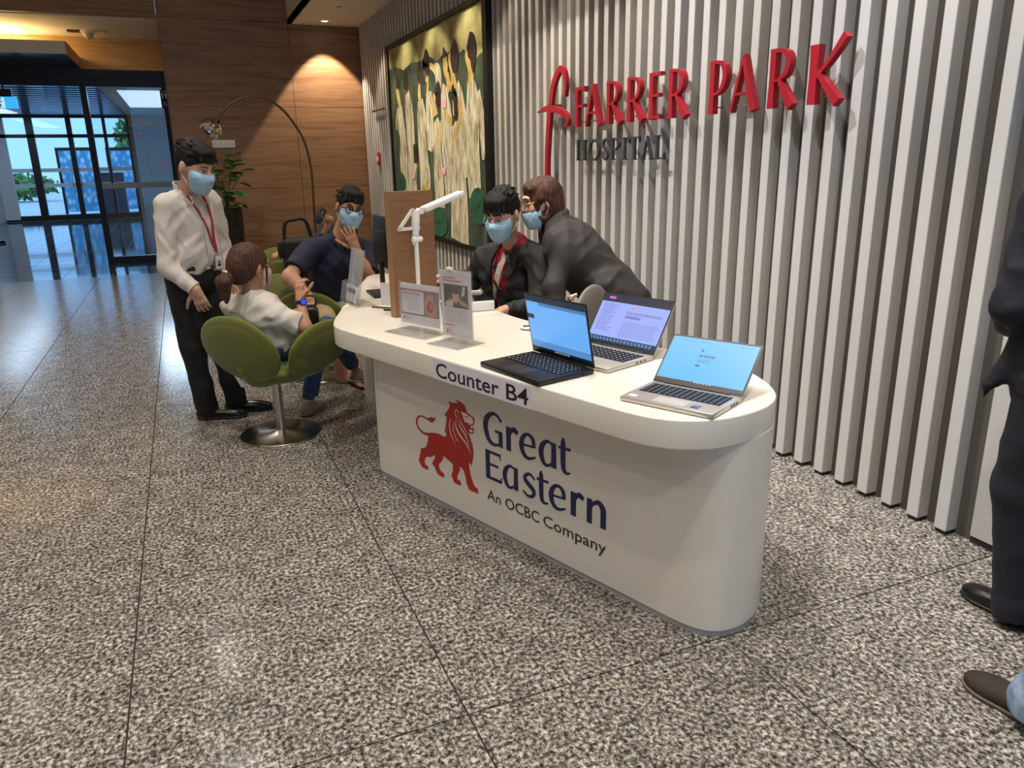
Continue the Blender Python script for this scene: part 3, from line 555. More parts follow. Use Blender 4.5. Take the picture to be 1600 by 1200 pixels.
HS = {
 'H': [((.15, 0, .17), (.15, 1, .17)), ((.85, 0, .17), (.85, 1, .17)), ((.15, .52, .07), (.85, .52, .07)), ((0, .03, .06), (.32, .03, .06)), ((.68, .03, .06), (1, .03, .06)), ((0, .97, .06), (.32, .97, .06)), ((.68, .97, .06), (1, .97, .06))],
 'O': [((.5, .98, .08), (.18, .82, .15), (.06, .5, .2), (.18, .18, .15), (.5, .02, .08), (.82, .18, .15), (.94, .5, .2), (.82, .82, .15), (.5, .98, .08))],
 'S': [((.88, .8, .07), (.6, .98, .09), (.2, .85, .14), (.25, .62, .17), (.7, .42, .18), (.85, .2, .15), (.5, .02, .09), (.1, .18, .07))],
 'P': [((.2, 0, .18), (.2, 1, .18)), ((.1, .96, .07), (.55, .96, .08), (.85, .78, .17), (.85, .66, .17), (.55, .48, .08), (.2, .46, .07)), ((0, .03, .06), (.4, .03, .06))],
 'I': [((.5, 0, .19), (.5, 1, .19)), ((.1, .03, .06), (.9, .03, .06)), ((.1, .97, .06), (.9, .97, .06))],
 'T': [((.5, 0, .18), (.5, 1, .18)), ((0, .95, .09), (1, .95, .09)), ((.02, 1, .05), (.02, .75, .05)), ((.98, 1, .05), (.98, .75, .05)), ((.3, .03, .06), (.7, .03, .06))],
 'A': [((.1, 0, .08), (.48, 1, .07)), ((.46, 1, .1), (.88, 0, .19)), ((.25, .33, .07), (.72, .33, .07)), ((0, .03, .05), (.25, .03, .05)), ((.7, .03, .06), (1, .03, .06))],
 'L': [((.22, 0, .18), (.22, 1, .18)), ((.1, .05, .09), (.95, .05, .09)), ((.95, 0, .06), (.98, .28, .05)), ((0, .97, .06), (.45, .97, .06))]}
frH = ((XS+.012, 0, 1.533), (0, -1, 0), (0, 0, 1), (-1, 0, 0))
st2 = thing('hospital_lettering', 'small dark grey HOSPITAL letters under the red sign', 'sign', (2.73, 4.6, 1.53))
for ch, ya, yb in (('H', 5.186, 5.035), ('O', 4.998, 4.843), ('S', 4.806, 4.72), ('P', 4.689, 4.569), ('I', 4.549, 4.475), ('T', 4.457, 4.328), ('A', 4.299, 4.175), ('L', 4.15, 4.05)):
    g = MB()
    for i_, pts in enumerate(HS[ch]): g.stroke([(-ya+(ya-yb)*x, y*.142, w*.12) for x, y, w in pts], frH, -.016-.0003*i_, .0003*i_, smooth=len(pts) > 2)
    part('letter', g, SIGNGREY, st2, raw=True)
# ------------------------------------------------------------------ things on the counter
ACRYL = glass('clear_acrylic', (.99, .99, .99), .12, .0, .05, 'ffffff')
def card_frame(p0, p1, lean, back):
    """frame for an upright card whose bottom edge runs p0 -> p1, leaning back by lean"""
    U = nrm(p1-p0); N = nrm(np.cross(U, Z3)); V = nrm(Z3*math.cos(lean)-N*math.sin(lean)); return (p0, U, V, nrm(np.cross(U, V)))
GREYTXT = mat('print_light_grey', '9a96a0', .6); REDTXT = mat('print_red', 'c2384a', .6); SKINP = mat('print_skin', 'b98a78', .6); DARKP = mat('print_dark', '33262a', .6)
def rect(x0, y0, x1, y1): return [(x0, y0), (x1, y0), (x1, y1), (x0, y1)]
def rrect(x0, y0, x1, y1, r, n=5):
    out = []
    for cx, cy, a in ((x1-r, y0+r, -PI/2), (x1-r, y1-r, 0), (x0+r, y1-r, PI/2), (x0+r, y0+r, PI)):
        out += [(cx+r*math.cos(a+PI/2*i/n), cy+r*math.sin(a+PI/2*i/n)) for i in range(n+1)]
    return out
def ell2(cx, cy, rx, ry, n=18, rot=0):
    return [(cx+rx*math.cos(a)*math.cos(rot)-ry*math.sin(a)*math.sin(rot), cy+rx*math.cos(a)*math.sin(rot)+ry*math.sin(a)*math.cos(rot)) for a in np.linspace(0, 2*PI, n, endpoint=False)]
def text_lines(mb, fr, x0, x1, ys, h, d, rag=.25):
    for i, y in enumerate(ys):
        x = x0
        xe = x1-(x1-x0)*random.uniform(0, rag)
        while x < xe:
            w = random.uniform(.006, .018); mb.prism(rect(x, y, min(x+w, xe), y+h), fr, d, d+.0003); x += w+.003
# landscape leaflet stand
p0, p1 = cw(1.728, .057, ZT+.004), cw(1.457, .087, ZT+.004); fr = card_frame(p0, p1, .03, 0); wd = np.linalg.norm(p1-p0); ht = .215
t = thing('leaflet_stand', 'wide clear acrylic stand holding a landscape leaflet on the counter', 'sign stand', (p0+p1)/2)
part('acrylic_front', MB().prism(rect(-.004, 0, wd+.004, ht+.004), fr, .003, .005), ACRYL, t)
part('acrylic_back', MB().prism(rect(-.004, 0, wd+.004, ht), fr, -.004, -.002), ACRYL, t)
part('foot', MB().prism(rect(-.004, -.105, wd+.004, .06), ((p0+np.array([0, 0, 0])), fr[1], -nrm(np.cross(fr[1], Z3))*-1*-1, Z3), -.004, -.001), ACRYL, t)
sh = part('leaflet', MB().prism(rect(.004, .028, wd-.004, ht), fr, -.001, .001), mat('paper_cool', 'd9d4da', .7), t)
part('picture', MB().prism(rect(.006, .07, wd-.006, .19), fr, .001, .0013), mat('print_mauve', '8d7276', .6), sh)
part('text_panel', MB().prism(rrect(.012, .078, .165, .182, .01), fr, .0013, .0016), PAPER, sh)
g = MB(); text_lines(g, fr, .02, .15, [.172, .164], .0045, .0016); part('red_heading', g, REDTXT, sh, kind='stuff')
g = MB(); text_lines(g, fr, .02, .15, [.152, .143, .134], .003, .0016); text_lines(g, fr, .06, .155, [.122, .114, .104, .096], .003, .0016); part('small_print', g, GREYTXT, sh, kind='stuff')
part('hand_shape', MB().prism([(.175, .15), (.195, .175), (.215, .18), (.232, .165), (.228, .14), (.245, .12), (.252, .09), (.235, .075), (.2, .074), (.18, .09), (.172, .12)], fr, .0013, .0016), SKINP, sh)
part('heart_shape', MB().prism(ell2(.207, .118, .022, .028), fr, .0016, .0019), mat('print_heart', '9c3a3e', .6), sh)
part('heart_glint', MB().prism(ell2(.212, .122, .008, .012), fr, .0019, .0022), mat('print_heart_glint', 'd9706c', .6), sh)
part('lion_mark', MB().prism([(.022, .048), (.025, .06), (.032, .064), (.033, .048)], fr, .001, .0013), REDTXT, sh)
g = MB(); text_lines(g, fr, .038, .06, [.058, .052, .046], .003, .001); part('mark_print', g, GREYTXT, sh, kind='stuff')
# portrait leaflet stand
p0, p1 = cw(1.386, .048, ZT+.004), cw(1.194, .066, ZT+.004); fr = card_frame(p0, p1, -.02, 0); wd = np.linalg.norm(p1-p0); ht = .312
t = thing('poster_stand', 'tall clear acrylic stand holding a portrait poster with a family photo', 'sign stand', (p0+p1)/2)
part('acrylic_front', MB().prism(rect(-.003, 0, wd+.003, ht+.004), fr, .003, .005), ACRYL, t)
part('acrylic_back', MB().prism(rect(-.003, 0, wd+.003, ht), fr, -.004, -.002), ACRYL, t)
part('foot', MB().prism(rect(-.003, -.10, wd+.003, .07), (p0, fr[1], nrm(np.cross(fr[1], Z3))*-1, Z3), -.004, -.001), ACRYL, t)
sh = part('poster', MB().prism(rect(.003, .022, wd-.003, ht-.004), fr, -.001, .001), mat('paper_cool', 'd9d4da', .7), t)
g = MB(); text_lines(g, fr, .022, .10, [.274], .006, .001); text_lines(g, fr, .022, .135, [.262], .006, .001, .05); part('red_heading', g, REDTXT, sh, kind='stuff')
part('photo', MB().prism(rect(.022, .150, wd-.022, .250), fr, .001, .0013), mat('print_photo_dark', '4a3634', .6), sh)
for nm, pl, m in (('photo_child', ell2(.095, .2, .02, .03), mat('print_child', 'c79f86', .6)), ('photo_child_hair', ell2(.095, .226, .024, .017), DARKP), ('photo_parent', ell2(.05, .21, .024, .035), mat('print_hair', '241a1a', .6)), ('photo_shirt', [(.03, .152), (.075, .152), (.08, .185), (.06, .19), (.03, .17)], mat('print_shirt', 'cdbdb8', .6)), ('photo_arm', [(.1, .19), (.125, .165), (.165, .158), (.165, .172), (.13, .185), (.108, .2)], SKINP), ('photo_light', [(.13, .2), (.15, .21), (.155, .245), (.14, .245)], mat('print_shirt', 'cdbdb8', .6))):
    part(nm, MB().prism(pl, fr, .0013 if 'hair' not in nm else .0016, .0016 if 'hair' not in nm else .0019), m, sh, raw=True)
g = MB(); text_lines(g, fr, .022, .17, [.138-.0085*k for k in range(7)], .0032, .001, .15); text_lines(g, fr, .03, .08, [.058], .003, .001); text_lines(g, fr, .045, .075, [.05, .044, .038, .032], .003, .001); part('small_print', g, GREYTXT, sh, kind='stuff')
g = MB(); text_lines(g, fr, .022, .085, [.07], .005, .001); part('red_line', g, REDTXT, sh, kind='stuff')
part('lion_mark', MB().prism([(.026, .034), (.03, .05), (.038, .054), (.04, .034)], fr, .001, .0013), REDTXT, sh)
q = fr[0]+fr[1]*.065+fr[2]*(ht+.003)
part('clip', MB().box(q, (.016, .006, .007), (fr[1], fr[3], fr[2])), WHITE, t, bevel=.002)
# leaflet holder at the customers' end
p0, p1 = cw(2.60, .27, ZT+.003), cw(2.275, .19, ZT+.003); U = nrm(p1-p0); fr = card_frame(p0, p1, -.16, 0); wd = .245
fr = (p0, fr[1], nrm(Z3*math.cos(.2)+N3*math.sin(.2)), fr[3])
t = thing('leaflet_holder', 'empty clear acrylic leaflet holder at the seated customers end of the counter', 'leaflet holder', (p0+p1)/2)
HAZY = glass('scuffed_acrylic', (.95, .96, .96), .2, .05, .22, 'e8e6e2')
part('back_plate', MB().prism(rect(0, 0, wd, .30), fr, -.003, 0), HAZY, t)
part('pocket_front', MB().prism(rect(.0, .01, wd, .12), fr, .035, .037), ACRYL, t)
for x in (0, wd-.003): part('pocket_side', MB().prism(rect(x, .01, x+.003, .12), fr, 0, .036), ACRYL, t)
part('card', MB().prism(rect(.03, .012, wd-.03, .10), fr, .012, .014), PAPER, t)
part('card_picture', MB().prism(rect(.055, .06, wd-.05, .085), fr, .014, .0145), mat('print_brown_photo', '6d4a3a', .6, noise=(90, .7)), t)
part('divider', MB().prism(rect(.115, 0, .118, .29), fr, 0, .02), ACRYL, t)
part('foot', MB().box((p0+p1)/2+N3*.0-Z3*.001, (wd/2, .09, .0015), (U, nrm(np.cross(Z3, U)), Z3)), ACRYL, t)

# desk number board
BW = ramp_mat('board_oak', 'noise', [(.3, '7a5638'), (.5, '8d6644'), (.7, '825c3c')], rough=.5, scale=3, stretch=(2, 2, 26), detail=6)
t = thing('number_board', 'upright oak veneer board with a white numeral 4', 'board', cw(1.97, .3))
frB = (cw(1.945, .175, ZT), N3, Z3, -C3)
part('panel', MB().prism(rect(0, 0, .262, .619), frB, -.045, 0), BW, t, bevel=.0015, seg=1)
part('edge_strip', MB().prism(rect(-.001, 0, 0, .619), frB, -.045, 0), mat('board_edge', 'a07a52', .5), t)
part('numeral', MB().stroke([(.128, .535, .016), (.128, .355, .016)], frB, .001, .012, False).stroke([(.128, .53, .015), (.043, .437, .015)], frB, .001, .012, False).stroke([(.036, .438, .016), (.165, .438, .016)], frB, .001, .012, False), WHITE, t, 'white numeral 4', raw=True)
# desk lamp
t = thing('desk_lamp', 'slim white folding desk lamp in front of the oak board', 'lamp', cw(1.83, .24))
b = cw(1.83, .24)
part('base', MB().lathe([(0, .0), (.075, .0), (.078, .006), (.07, .014), (.02, .018), (0, .018)], b, 32), WHITE, t, smooth='auto')
part('pole', MB().tube([b+Z3*.015, b+Z3*.40], .0105, 14), WHITE, t, smooth='auto')
part('knob', MB().lathe([(0, -.02), (.012, -.02), (.014, -.012), (.014, .03), (.01, .034), (0, .034)], b+Z3*.395, 16, (C3, Z3, N3)), WHITE, t, smooth='auto')
part('upper_arm', MB().box(b+Z3*.46+N3*.006, (.010, .013, .075), (C3, N3, nrm(Z3+N3*.12))), WHITE, t, bevel=.004)
hd = nrm(N3*.247+Z3*.07); hc = b+Z3*.528+N3*.03
part('hinge', MB().lathe([(0, -.018), (.014, -.018), (.014, .018), (0, .018)], hc, 16, (N3, Z3, C3)), WHITE, t, smooth='auto')
part('head', MB().box(hc+hd*.145, (.125, .028, .013), (hd, C3, np.cross(hd, C3))), WHITE, t, bevel=.006, seg=3)
part('light_strip', MB().box(hc+hd*.15-np.cross(hd, C3)*-.0, (.11, .018, .0136), (hd, C3, np.cross(hd, C3))), mat('lamp_diffuser', 'f4f0ea', .5), t)
# monitor
t = thing('computer_monitor', 'black desktop monitor seen edge on beside the oak board', 'monitor', cw(2.6, .5))
a, b2 = cw(2.40, .47), cw(2.80, .62); U = nrm(b2-a); Nn = nrm(np.cross(Z3, U)); L = np.linalg.norm(b2-a); mid = (a+b2)/2
part('panel', MB().box(mid+Z3*.31, (L/2, .014, .145), (U, Nn, Z3)), BLACK, t, bevel=.004)
part('rear_bulge', MB().box(mid+Z3*.29+Nn*.018, (L/3, .015, .09), (U, Nn, Z3)), BLACK, t, bevel=.01)
part('screen', MB().box(mid+Z3*.315-Nn*.0145, (L/2-.01, .0006, .132), (U, Nn, Z3)), mat('screen_dim', '20303e', .2, emit=('5f8fb0', .4)), t)
part('neck', MB().box(mid+Z3*.1+Nn*.02, (.03, .01, .1), (U, Nn, Z3)), BLACK, t, bevel=.004)
part('stand_foot', MB().box(mid+Z3*.008, (.12, .1, .008), (U, Nn, Z3)), BLACK, t, bevel=.004)
t = thing('desk_card', 'white folded desk card with black lettering beside the monitor', 'card', cw(2.22, .33))
fr = (cw(2.33, .335, ZT+.002), nrm(cw(2.16, .40)-cw(2.33, .335)), nrm(Z3-.25*nrm(np.cross(U, Z3))*0), nrm(np.cross(nrm(cw(2.16, .40)-cw(2.33, .335)), Z3)))
part('front_leaf', MB().prism(rect(0, 0, .18, .12), fr, 0, .002), PAPER, t)
part('rear_leaf', MB().box(fr[0]+fr[1]*.09+Z3*.058-fr[3]*.03, (.09, .001, .062), (fr[1], nrm(fr[3]-Z3*.5), nrm(Z3+fr[3]*.5))), PAPER, t)
fit_text('lettering', 'CO', INK, fr, .075, .125, .07, .028, t); fit_text('lettering', 'C', INK, fr, .095, .118, .028, .028, t)
path = catmull([cw(2.28, .24, ZT+.006), cw(2.2, .28, ZT+.006), cw(2.12, .33, ZT+.01), cw(2.1, .4, ZT+.05), cw(2.25, .45, ZT+.1)], 6)
solo('monitor_cable', MB().tube(path, .004, 8), BLACK, 'thin black cable looping behind the oak board', 'cable', smooth='auto')
t = thing('pen', 'black pen lying near the white desk card', 'pen', cw(2.1, .27)); pa, pb = cw(2.16, .24, ZT+.0065), cw(2.06, .30, ZT+.0065)
part('barrel', MB().tube([pa, pb], .0055, 10), BLACK, t); part('tip', MB().tube([pb, pb+(pb-pa)*.15], [.005, .001], 10), CHROME, t)
# white box with dark glass top, staff side
t = thing('scanner_box', 'white box with a dark glass top on the staff side of the counter', 'device', cw(1.9, .68))
q0, q1, q2 = cw(1.80, .50), cw(1.735, .645), cw(2.03, .80); U = nrm(q1-q0); V = nrm(np.cross(Z3, U))
cc = (q0+q1)/2+V*.13
part('housing', MB().box(cc+Z3*.027, (.085, .13, .026), (U, V, Z3)), WHITE, t, bevel=.006)
part('glass_top', MB().box(cc+Z3*.054, (.078, .122, .0015), (U, V, Z3)), mat('dark_glass', '15181a', .04, 0, .8), t)
part('lid_edge', MB().box(cc+Z3*.058+V*.13, (.085, .006, .01), (U, V, Z3)), WHITE, t, bevel=.002)
# keyboard and mouse at the staff's hand
t = thing('keyboard', 'dark grey keyboard in front of the seated staff member', 'keyboard', cw(2.3, .76)); kc = cw(2.32, .72, ZT+.012); ku = nrm(cw(2.6, .86)-cw(2.0, .66)); kv = nrm(np.cross(Z3, ku))
part('case', MB().box(kc, (.2, .065, .01), (ku, kv, Z3)), mat('keyboard_grey', '4a4844', .5), t, bevel=.004)
g = MB()
for r in range(5):
    for k in range(15): g.box(kc+ku*(-.182+.026*k)+kv*(-.048+.024*r)+Z3*.013, (.0105, .0095, .004), (ku, kv, Z3))
part('keys', g, mat('key_grey', '2e2d2c', .5), t, kind='stuff', raw=True)
t = thing('tablet', 'small tablet with a lit screen lying behind the landscape leaflet', 'tablet', cw(1.62, .3)); tc = cw(1.66, .28, ZT+.06); tn = nrm(-C3*.9-N3*.3+Z3*.35); tu = nrm(np.cross(Z3, tn)); tv = np.cross(tn, tu)
part('body', MB().box(tc, (.035, .055, .004), (tu, tv, tn)), WHITE, t, bevel=.002); part('screen', MB().box(tc+tn*.0042, (.03, .048, .0006), (tu, tv, tn)), mat('tablet_screen', '2f4a66', .2, emit=('4a7aa6', .5)), t)
part('stand', MB().box(tc-tn*.012-tv*.03-Z3*.012, (.02, .006, .028), (tu, tn, Z3)), WHITE, t)
t = thing('coin_dish', 'small white saucer half hidden behind the black laptop', 'dish', cw(1.27, .46)); part('dish', MB().lathe([(0, 0), (.03, .001), (.045, .01), (.043, .012), (.028, .004), (0, .004)], cw(1.27, .46), 24), WHITE, t, smooth='auto'); part('pin', MB().tube([cw(1.29, .44, ZT+.014), cw(1.25, .49, ZT+.014)], .004, 8), BLACK, t)

# ------------------------------------------------------------------ laptops
def laptop(name, label, x, y, yaw, lean, w, d, hs, cb_, ck, ctrim, lid, ui, thick=.018):
    U = np.array([math.cos(yaw), math.sin(yaw), 0]); V = np.array([math.sin(yaw), -math.cos(yaw), 0]); o = np.array([x, y, ZT+.002])
    t = thing(name, label, 'laptop', o+V*d/2)
    part('base', MB().box(o+V*d/2+Z3*thick/2, (w/2, d/2, thick/2), (U, V, Z3)), cb_, t, bevel=.004, seg=2)
    top = o+Z3*thick
    part('keyboard_well', MB().box(top+V*(d*.36), (w*.44, d*.23, .0006), (U, V, Z3)), mat('key_well', '1b1b1f', .6), t)
    g = MB()
    for r in range(6):
        for k in range(14):
            g.box(top+V*(d*.155+d*.0795*r)+U*(-w*.408+w*.0628*k)+Z3*.0012, (w*.0265, d*.032, .0012), (U, V, Z3))
    part('keys', g, ck, t, kind='stuff', raw=True)
    g = MB()
    for r in range(6):
        for k in range(14): g.box(top+V*(d*.152+d*.0795*r)+U*(-w*.410+w*.0628*k)+Z3*.0025, (w*.007, d*.010, .0002), (U, V, Z3))
    part('key_legends', g, mat('legend_white', 'b9b9bd', .6), t, kind='stuff', raw=True)
    part('touchpad', MB().box(top+V*(d*.80), (w*.17, d*.13, .0005), (U, V, Z3)), ctrim, t)
    for sgn in (1, -1):
        for k in range(3): part('port', MB().box(o+U*sgn*(w/2)+V*(d*(.2+.09*k))+Z3*thick*.5, (.001, .006, .0028), (U, V, Z3)), BLACK, t)
    S = nrm(Z3*math.cos(lean)-V*math.sin(lean)); Nn = nrm(np.cross(U, S)); Nn = Nn if Nn @ V > 0 else -Nn
    part('hinge', MB().tube([top+U*(-w*.36)-V*.002, top+U*(w*.36)-V*.002], .006, 10), BLACK, t)
    ld = part('lid', MB().box(top+S*hs/2-Nn*.003, (w/2, hs/2, .003), (U, S, Nn)), lid, t, bevel=.002, seg=1)
    part('bezel', MB().box(top+S*hs/2+Nn*.0006, (w/2-.001, hs/2-.001, .0006), (U, S, Nn)), mat('bezel_black', '0e0e11', .3), ld)
    fr = (top-U*(w/2-.006)+S*.018+Nn*.0014, U, S, Nn); sw, shh = w-.012, hs-.026
    ui(ld, fr, sw, shh); return t
def glow(name, c, e): return mat(name, '101010', .35, emit=(c, e))
def ui_a(p, fr, w, h):
    part('screen', MB().prism(rect(0, 0, w, h), fr, 0, .0004), glow('screen_blue_a', '6aaef5', 1.0), p)
    part('window_bar', MB().prism(rect(0, h*.9, w, h), fr, .0004, .0006), glow('bar_a', '1d2c46', .7), p)
    part('tab_bar', MB().prism(rect(.075, h*.84, w, h*.9), fr, .0004, .0006), glow('tab_a', '4a83c0', .9), p)
    part('lower_band', MB().prism(rect(0, h*.05, w, h*.17), fr, .0004, .0006), glow('band_a', '5b94d6', .9), p)
    part('taskbar', MB().prism(rect(0, 0, w, h*.05), fr, .0004, .0007), glow('task_a', '0c1530', .6), p)
    part('side_button', MB().prism(rect(0, h*.58, .04, h*.66), fr, .0004, .0007), glow('btn_a', '263a52', .5), p)
    g = MB()
    for k in range(7): g.prism(rect(w*.4+.013*k, h*.012, w*.4+.013*k+.006, h*.038), fr, .0007, .0009)
    part('task_icons', g, glow('icon_a', 'c8dcf0', .8), p, kind='stuff')
def ui_b(p, fr, w, h):
    part('screen', MB().prism(rect(0, 0, w, h), fr, 0, .0004), glow('screen_lilac', '9fb0fb', 1.0), p)
    part('browser_bar', MB().prism(rect(0, h*.84, w, h), fr, .0004, .0006), glow('bar_b', '101840', .7), p)
    part('dock', MB().prism(rect(0, 0, w, h*.10), fr, .0004, .0006), glow('dock_b', '16244a', .7), p)
    part('pink_tab', MB().prism(rrect(.03, h*.9, .065, h*.955, .004), fr, .0006, .0008), glow('pink_b', 'd070d0', .9), p)
    g = MB()
    for k in range(18): g.prism(rect(.012+.018*k, h*.02, .012+.018*k+.012, h*.08), fr, .0006, .0008)
    part('dock_icons', g, glow('icons_b', '4f8fc8', .9), p, kind='stuff')
    g = MB(); text_lines(g, fr, .02, .11, [h*(.8-.032*k) for k in range(19)], .002, .0004, .5); text_lines(g, fr, .15, w-.02, [h*.66, h*.63], .003, .0004, .2); text_lines(g, fr, .15, .23, [h*.57, h*.54], .005, .0004, .1)
    for k in range(9): text_lines(g, fr, .15, w-.02, [h*(.45-.036*k)], .0018, .0004, .1)
    part('page_text', g, glow('text_b', '6874c0', .8), p, kind='stuff')
    part('orange_dot', MB().prism(ell2(.17, h*.76, .005, .005), fr, .0004, .0007), glow('orange_b', 'e09a50', .9), p)
def ui_c(p, fr, w, h):
    part('screen', MB().prism(rect(0, h*.02, w, h), fr, 0, .0004), glow('screen_cyan', '55b4fa', 1.05), p)
    g = MB(); text_lines(g, fr, .12, .18, [h*.62, h*.59], .005, .0004, .1); text_lines(g, fr, .12, .175, [h*.53, h*.5, h*.47], .002, .0004, .2); text_lines(g, fr, .03, .15, [h*.93], .002, .0004, .3); text_lines(g, fr, w-.06, w-.01, [h*.93], .002, .0004)
    part('page_text', g, glow('text_c', '3d86c4', .8), p, kind='stuff')
    part('logo_dot', MB().prism(ell2(.125, h*.74, .004, .007), fr, .0004, .0007), glow('logo_c', '2f70b0', .8), p)
    part('button', MB().prism(rrect(.12, h*.37, .135, h*.41, .001), fr, .0004, .0007), glow('btn_c', '1d4f9a', .8), p)
    part('lower_bezel', MB().prism(rect(-.004, -.012, w+.004, h*.02), fr, -.0004, .0005), mat('bezel_brown', '2b231f', .4), p)
    g = MB()
    for k in range(6): g.prism(rect(w*.45+.011*k, h*.0, w*.45+.011*k+.005, h*.03), fr, .0005, .0008)
    part('task_icons', g, glow('icon_c', 'd0e4f4', .8), p, kind='stuff')
DARKAL = mat('laptop_charcoal', '2a2b2e', .35, .4); SILVER = mat('laptop_silver', 'cfcbc6', .32, .6)
la = laptop('laptop', 'black gaming laptop overhanging the counter edge', 1.267, 2.533, -1.332, -.185, .36, .26, .246, DARKAL, mat('keys_dark', '16181d', .5), mat('touchpad_dark', '35363a', .3), DARKAL, ui_a, .019)
lb = laptop('laptop', 'silver laptop with a lilac web page behind the black laptop', 1.551, 2.601, -1.229, .593, .362, .272, .236, SILVER, mat('keys_dark', '16181d', .5), mat('touchpad_silver', 'bdb9b4', .3), SILVER, ui_b, .016)
lc = laptop('laptop', 'silver laptop with a bright blue screen at the rounded counter end', 1.495, 1.998, -1.09, .795, .324, .215, .20, SILVER, mat('keys_dark2', '23252c', .5), mat('touchpad_silver', 'bdb9b4', .3), SILVER, ui_c, .016)
V = np.array([math.sin(-1.09), -math.cos(-1.09), 0]); U = np.array([math.cos(-1.09), math.sin(-1.09), 0]); o = np.array([1.495, 1.998, ZT+.018])
part('blue_sticker', MB().box(o+V*.17+U*.088, (.013, .007, .0006), (U, V, Z3)), mat('sticker_blue', '3f6fd0', .4), lc); part('dark_sticker', MB().box(o+V*.188+U*.088, (.013, .005, .0006), (U, V, Z3)), BLACK, lc); part('pale_sticker', MB().box(o+V*.185-U*.13, (.014, .01, .0006), (U, V, Z3)), WHITE, lc)

# ------------------------------------------------------------------ painting
XP = 2.735
t = thing('painting', 'large framed painting of pale robed figures among lotus leaves', 'painting', (2.76, 8.85, .69))
PY0, PY1, PZ0, PZ1 = 7.08, 10.60, .69, 2.95
part('canvas', MB().bb((XP+.004, PY0, PZ0), (XP+.03, PY1, PZ1)), ramp_mat('canvas_green', 'noise', [(.3, '1f2a22'), (.5, '35463a'), (.7, '4c5a3c')], rough=.6, scale=3.5, stretch=(1, 2, 1), detail=5), t)
FBLK = mat('frame_black', '0c0a09', .35)
for nm, lo, hi in (('frame_side', (PY0-.10, PZ0-.1), (PY0, PZ1+.1)), ('frame_side', (PY1, PZ0-.05), (PY1+.05, PZ1+.05)), ('frame_bottom', (PY0-.1, PZ0-.05), (PY1+.05, PZ0)), ('frame_top', (PY0-.1, PZ1), (PY1+.05, PZ1+.05))):
    part(nm, MB().bb((XP-.02, lo[0], lo[1]), (XP+.04, hi[0], hi[1])), FBLK, t)
frP = ((XP+.004, 0, 0), (0, -1, 0), (0, 0, 1), (-1, 0, 0))
def pp(x, y):
    q = onx(600+x/3.636, 60+y/3.636, XP); return (min(max(-q[1], -PY1+.005), -PY0-.005), min(max(q[2], PZ0+.005), PZ1-.005))
part('pale_sky', MB().prism([pp(*p) for p in ((20, 40), (22, 20), (300, -200), (590, -420), (590, 60), (540, 90), (520, 120), (450, 60), (420, 90), (330, 90), (300, 130), (240, 90), (205, 130), (150, 140), (110, 180), (60, 160), (30, 180))], frP, 0, .0006),
     ramp_mat('sky_ochre', 'noise', [(.3, '6f6a40'), (.5, 'a8a268'), (.7, 'cbc58c')], rough=.6, scale=3, detail=4), t, raw=True)
DRESS = ramp_mat('dress_white', 'noise', [(.32, '5a553c'), (.45, 'a39c7e'), (.58, 'cfc9b3'), (.7, 'dedaca')], rough=.6, scale=9, stretch=(1, 2.4, .55), detail=7, nrough=.65); SKY2 = mat('figure_ochre', 'bda25c', .6, noise=(9, .25)); HAIRP = mat('figure_hair', '231a14', .6, noise=(12, .3)); PINK = mat('lotus_pink', 'd3a3a8', .6, noise=(14, .2))
LOT = ramp_mat('lotus_leaf', 'noise', [(.3, '14382a'), (.6, '2b5f43'), (.8, '3f7a52')], rough=.6, scale=8, stretch=(1, 3, 1))
NL = [0]
def fig(dress, skin=(), hair=()):
    for nm, sh_, m, _ in (('figure_dress', dress, DRESS, 1), ('figure_skin', skin, SKY2, 2), ('figure_hair', hair, HAIRP, 3)):
        for q in sh_:
            NL[0] += 1; lv = 1+NL[0]*.25
            if len(q[0]) == 3:
                g = MB().stroke([pp(x, y)+(w*.0058*(.85+.5*(1-x/560)),) for x, y, w in q], frP, .0006*lv, .0006*(lv+1))
            else: g = MB().prism([pp(x, y) for x, y in q], frP, .0006*lv, .0006*(lv+1))
            part(nm, g, m, t, raw=True)
fig([[(90, 380, 22), (95, 480, 42), (105, 560, 40), (112, 700, 50), (120, 870, 52)]], [[(72, 285, 16), (80, 330, 18), (90, 390, 16)], [(78, 400, 7), (70, 470, 8), (72, 520, 7)]], [[(66, 250, 14), (80, 262, 20), (84, 290, 9)]])
fig([[(130, 310, 26), (140, 400, 46), (148, 520, 50), (158, 700, 50), (165, 870, 56)]], [[(118, 270, 12), (124, 300, 12)]], [[(112, 190, 24), (122, 240, 34), (132, 285, 20)]])
fig([[(205, 350, 30), (212, 450, 52), (215, 560, 50), (225, 700, 56), (235, 880, 60)]], [[(200, 260, 11), (200, 320, 18), (205, 360, 14)], [(240, 215, 20), (248, 250, 10), (244, 330, 14)], [(250, 150, 8), (275, 165, 12), (296, 190, 14)]], [[(205, 150, 20), (195, 190, 18), (196, 240, 12)], [(225, 100, 30), (238, 140, 42), (232, 180, 34)], [(208, 170, 14), (212, 215, 18), (228, 250, 10)]])
fig([[(285, 160, 14), (305, 200, 34), (312, 260, 28), (305, 290, 10)], [(255, 300, 30), (258, 400, 44), (262, 560, 40), (262, 640, 30)]])
fig([[(290, 470, 36), (300, 540, 50), (304, 640, 44), (310, 780, 54), (318, 960, 58)]], [[(288, 320, 22), (286, 370, 16), (292, 440, 30)], [(320, 470, 14), (330, 560, 12), (300, 600, 10)]], [[(296, 270, 26), (306, 310, 34), (302, 380, 20)]])
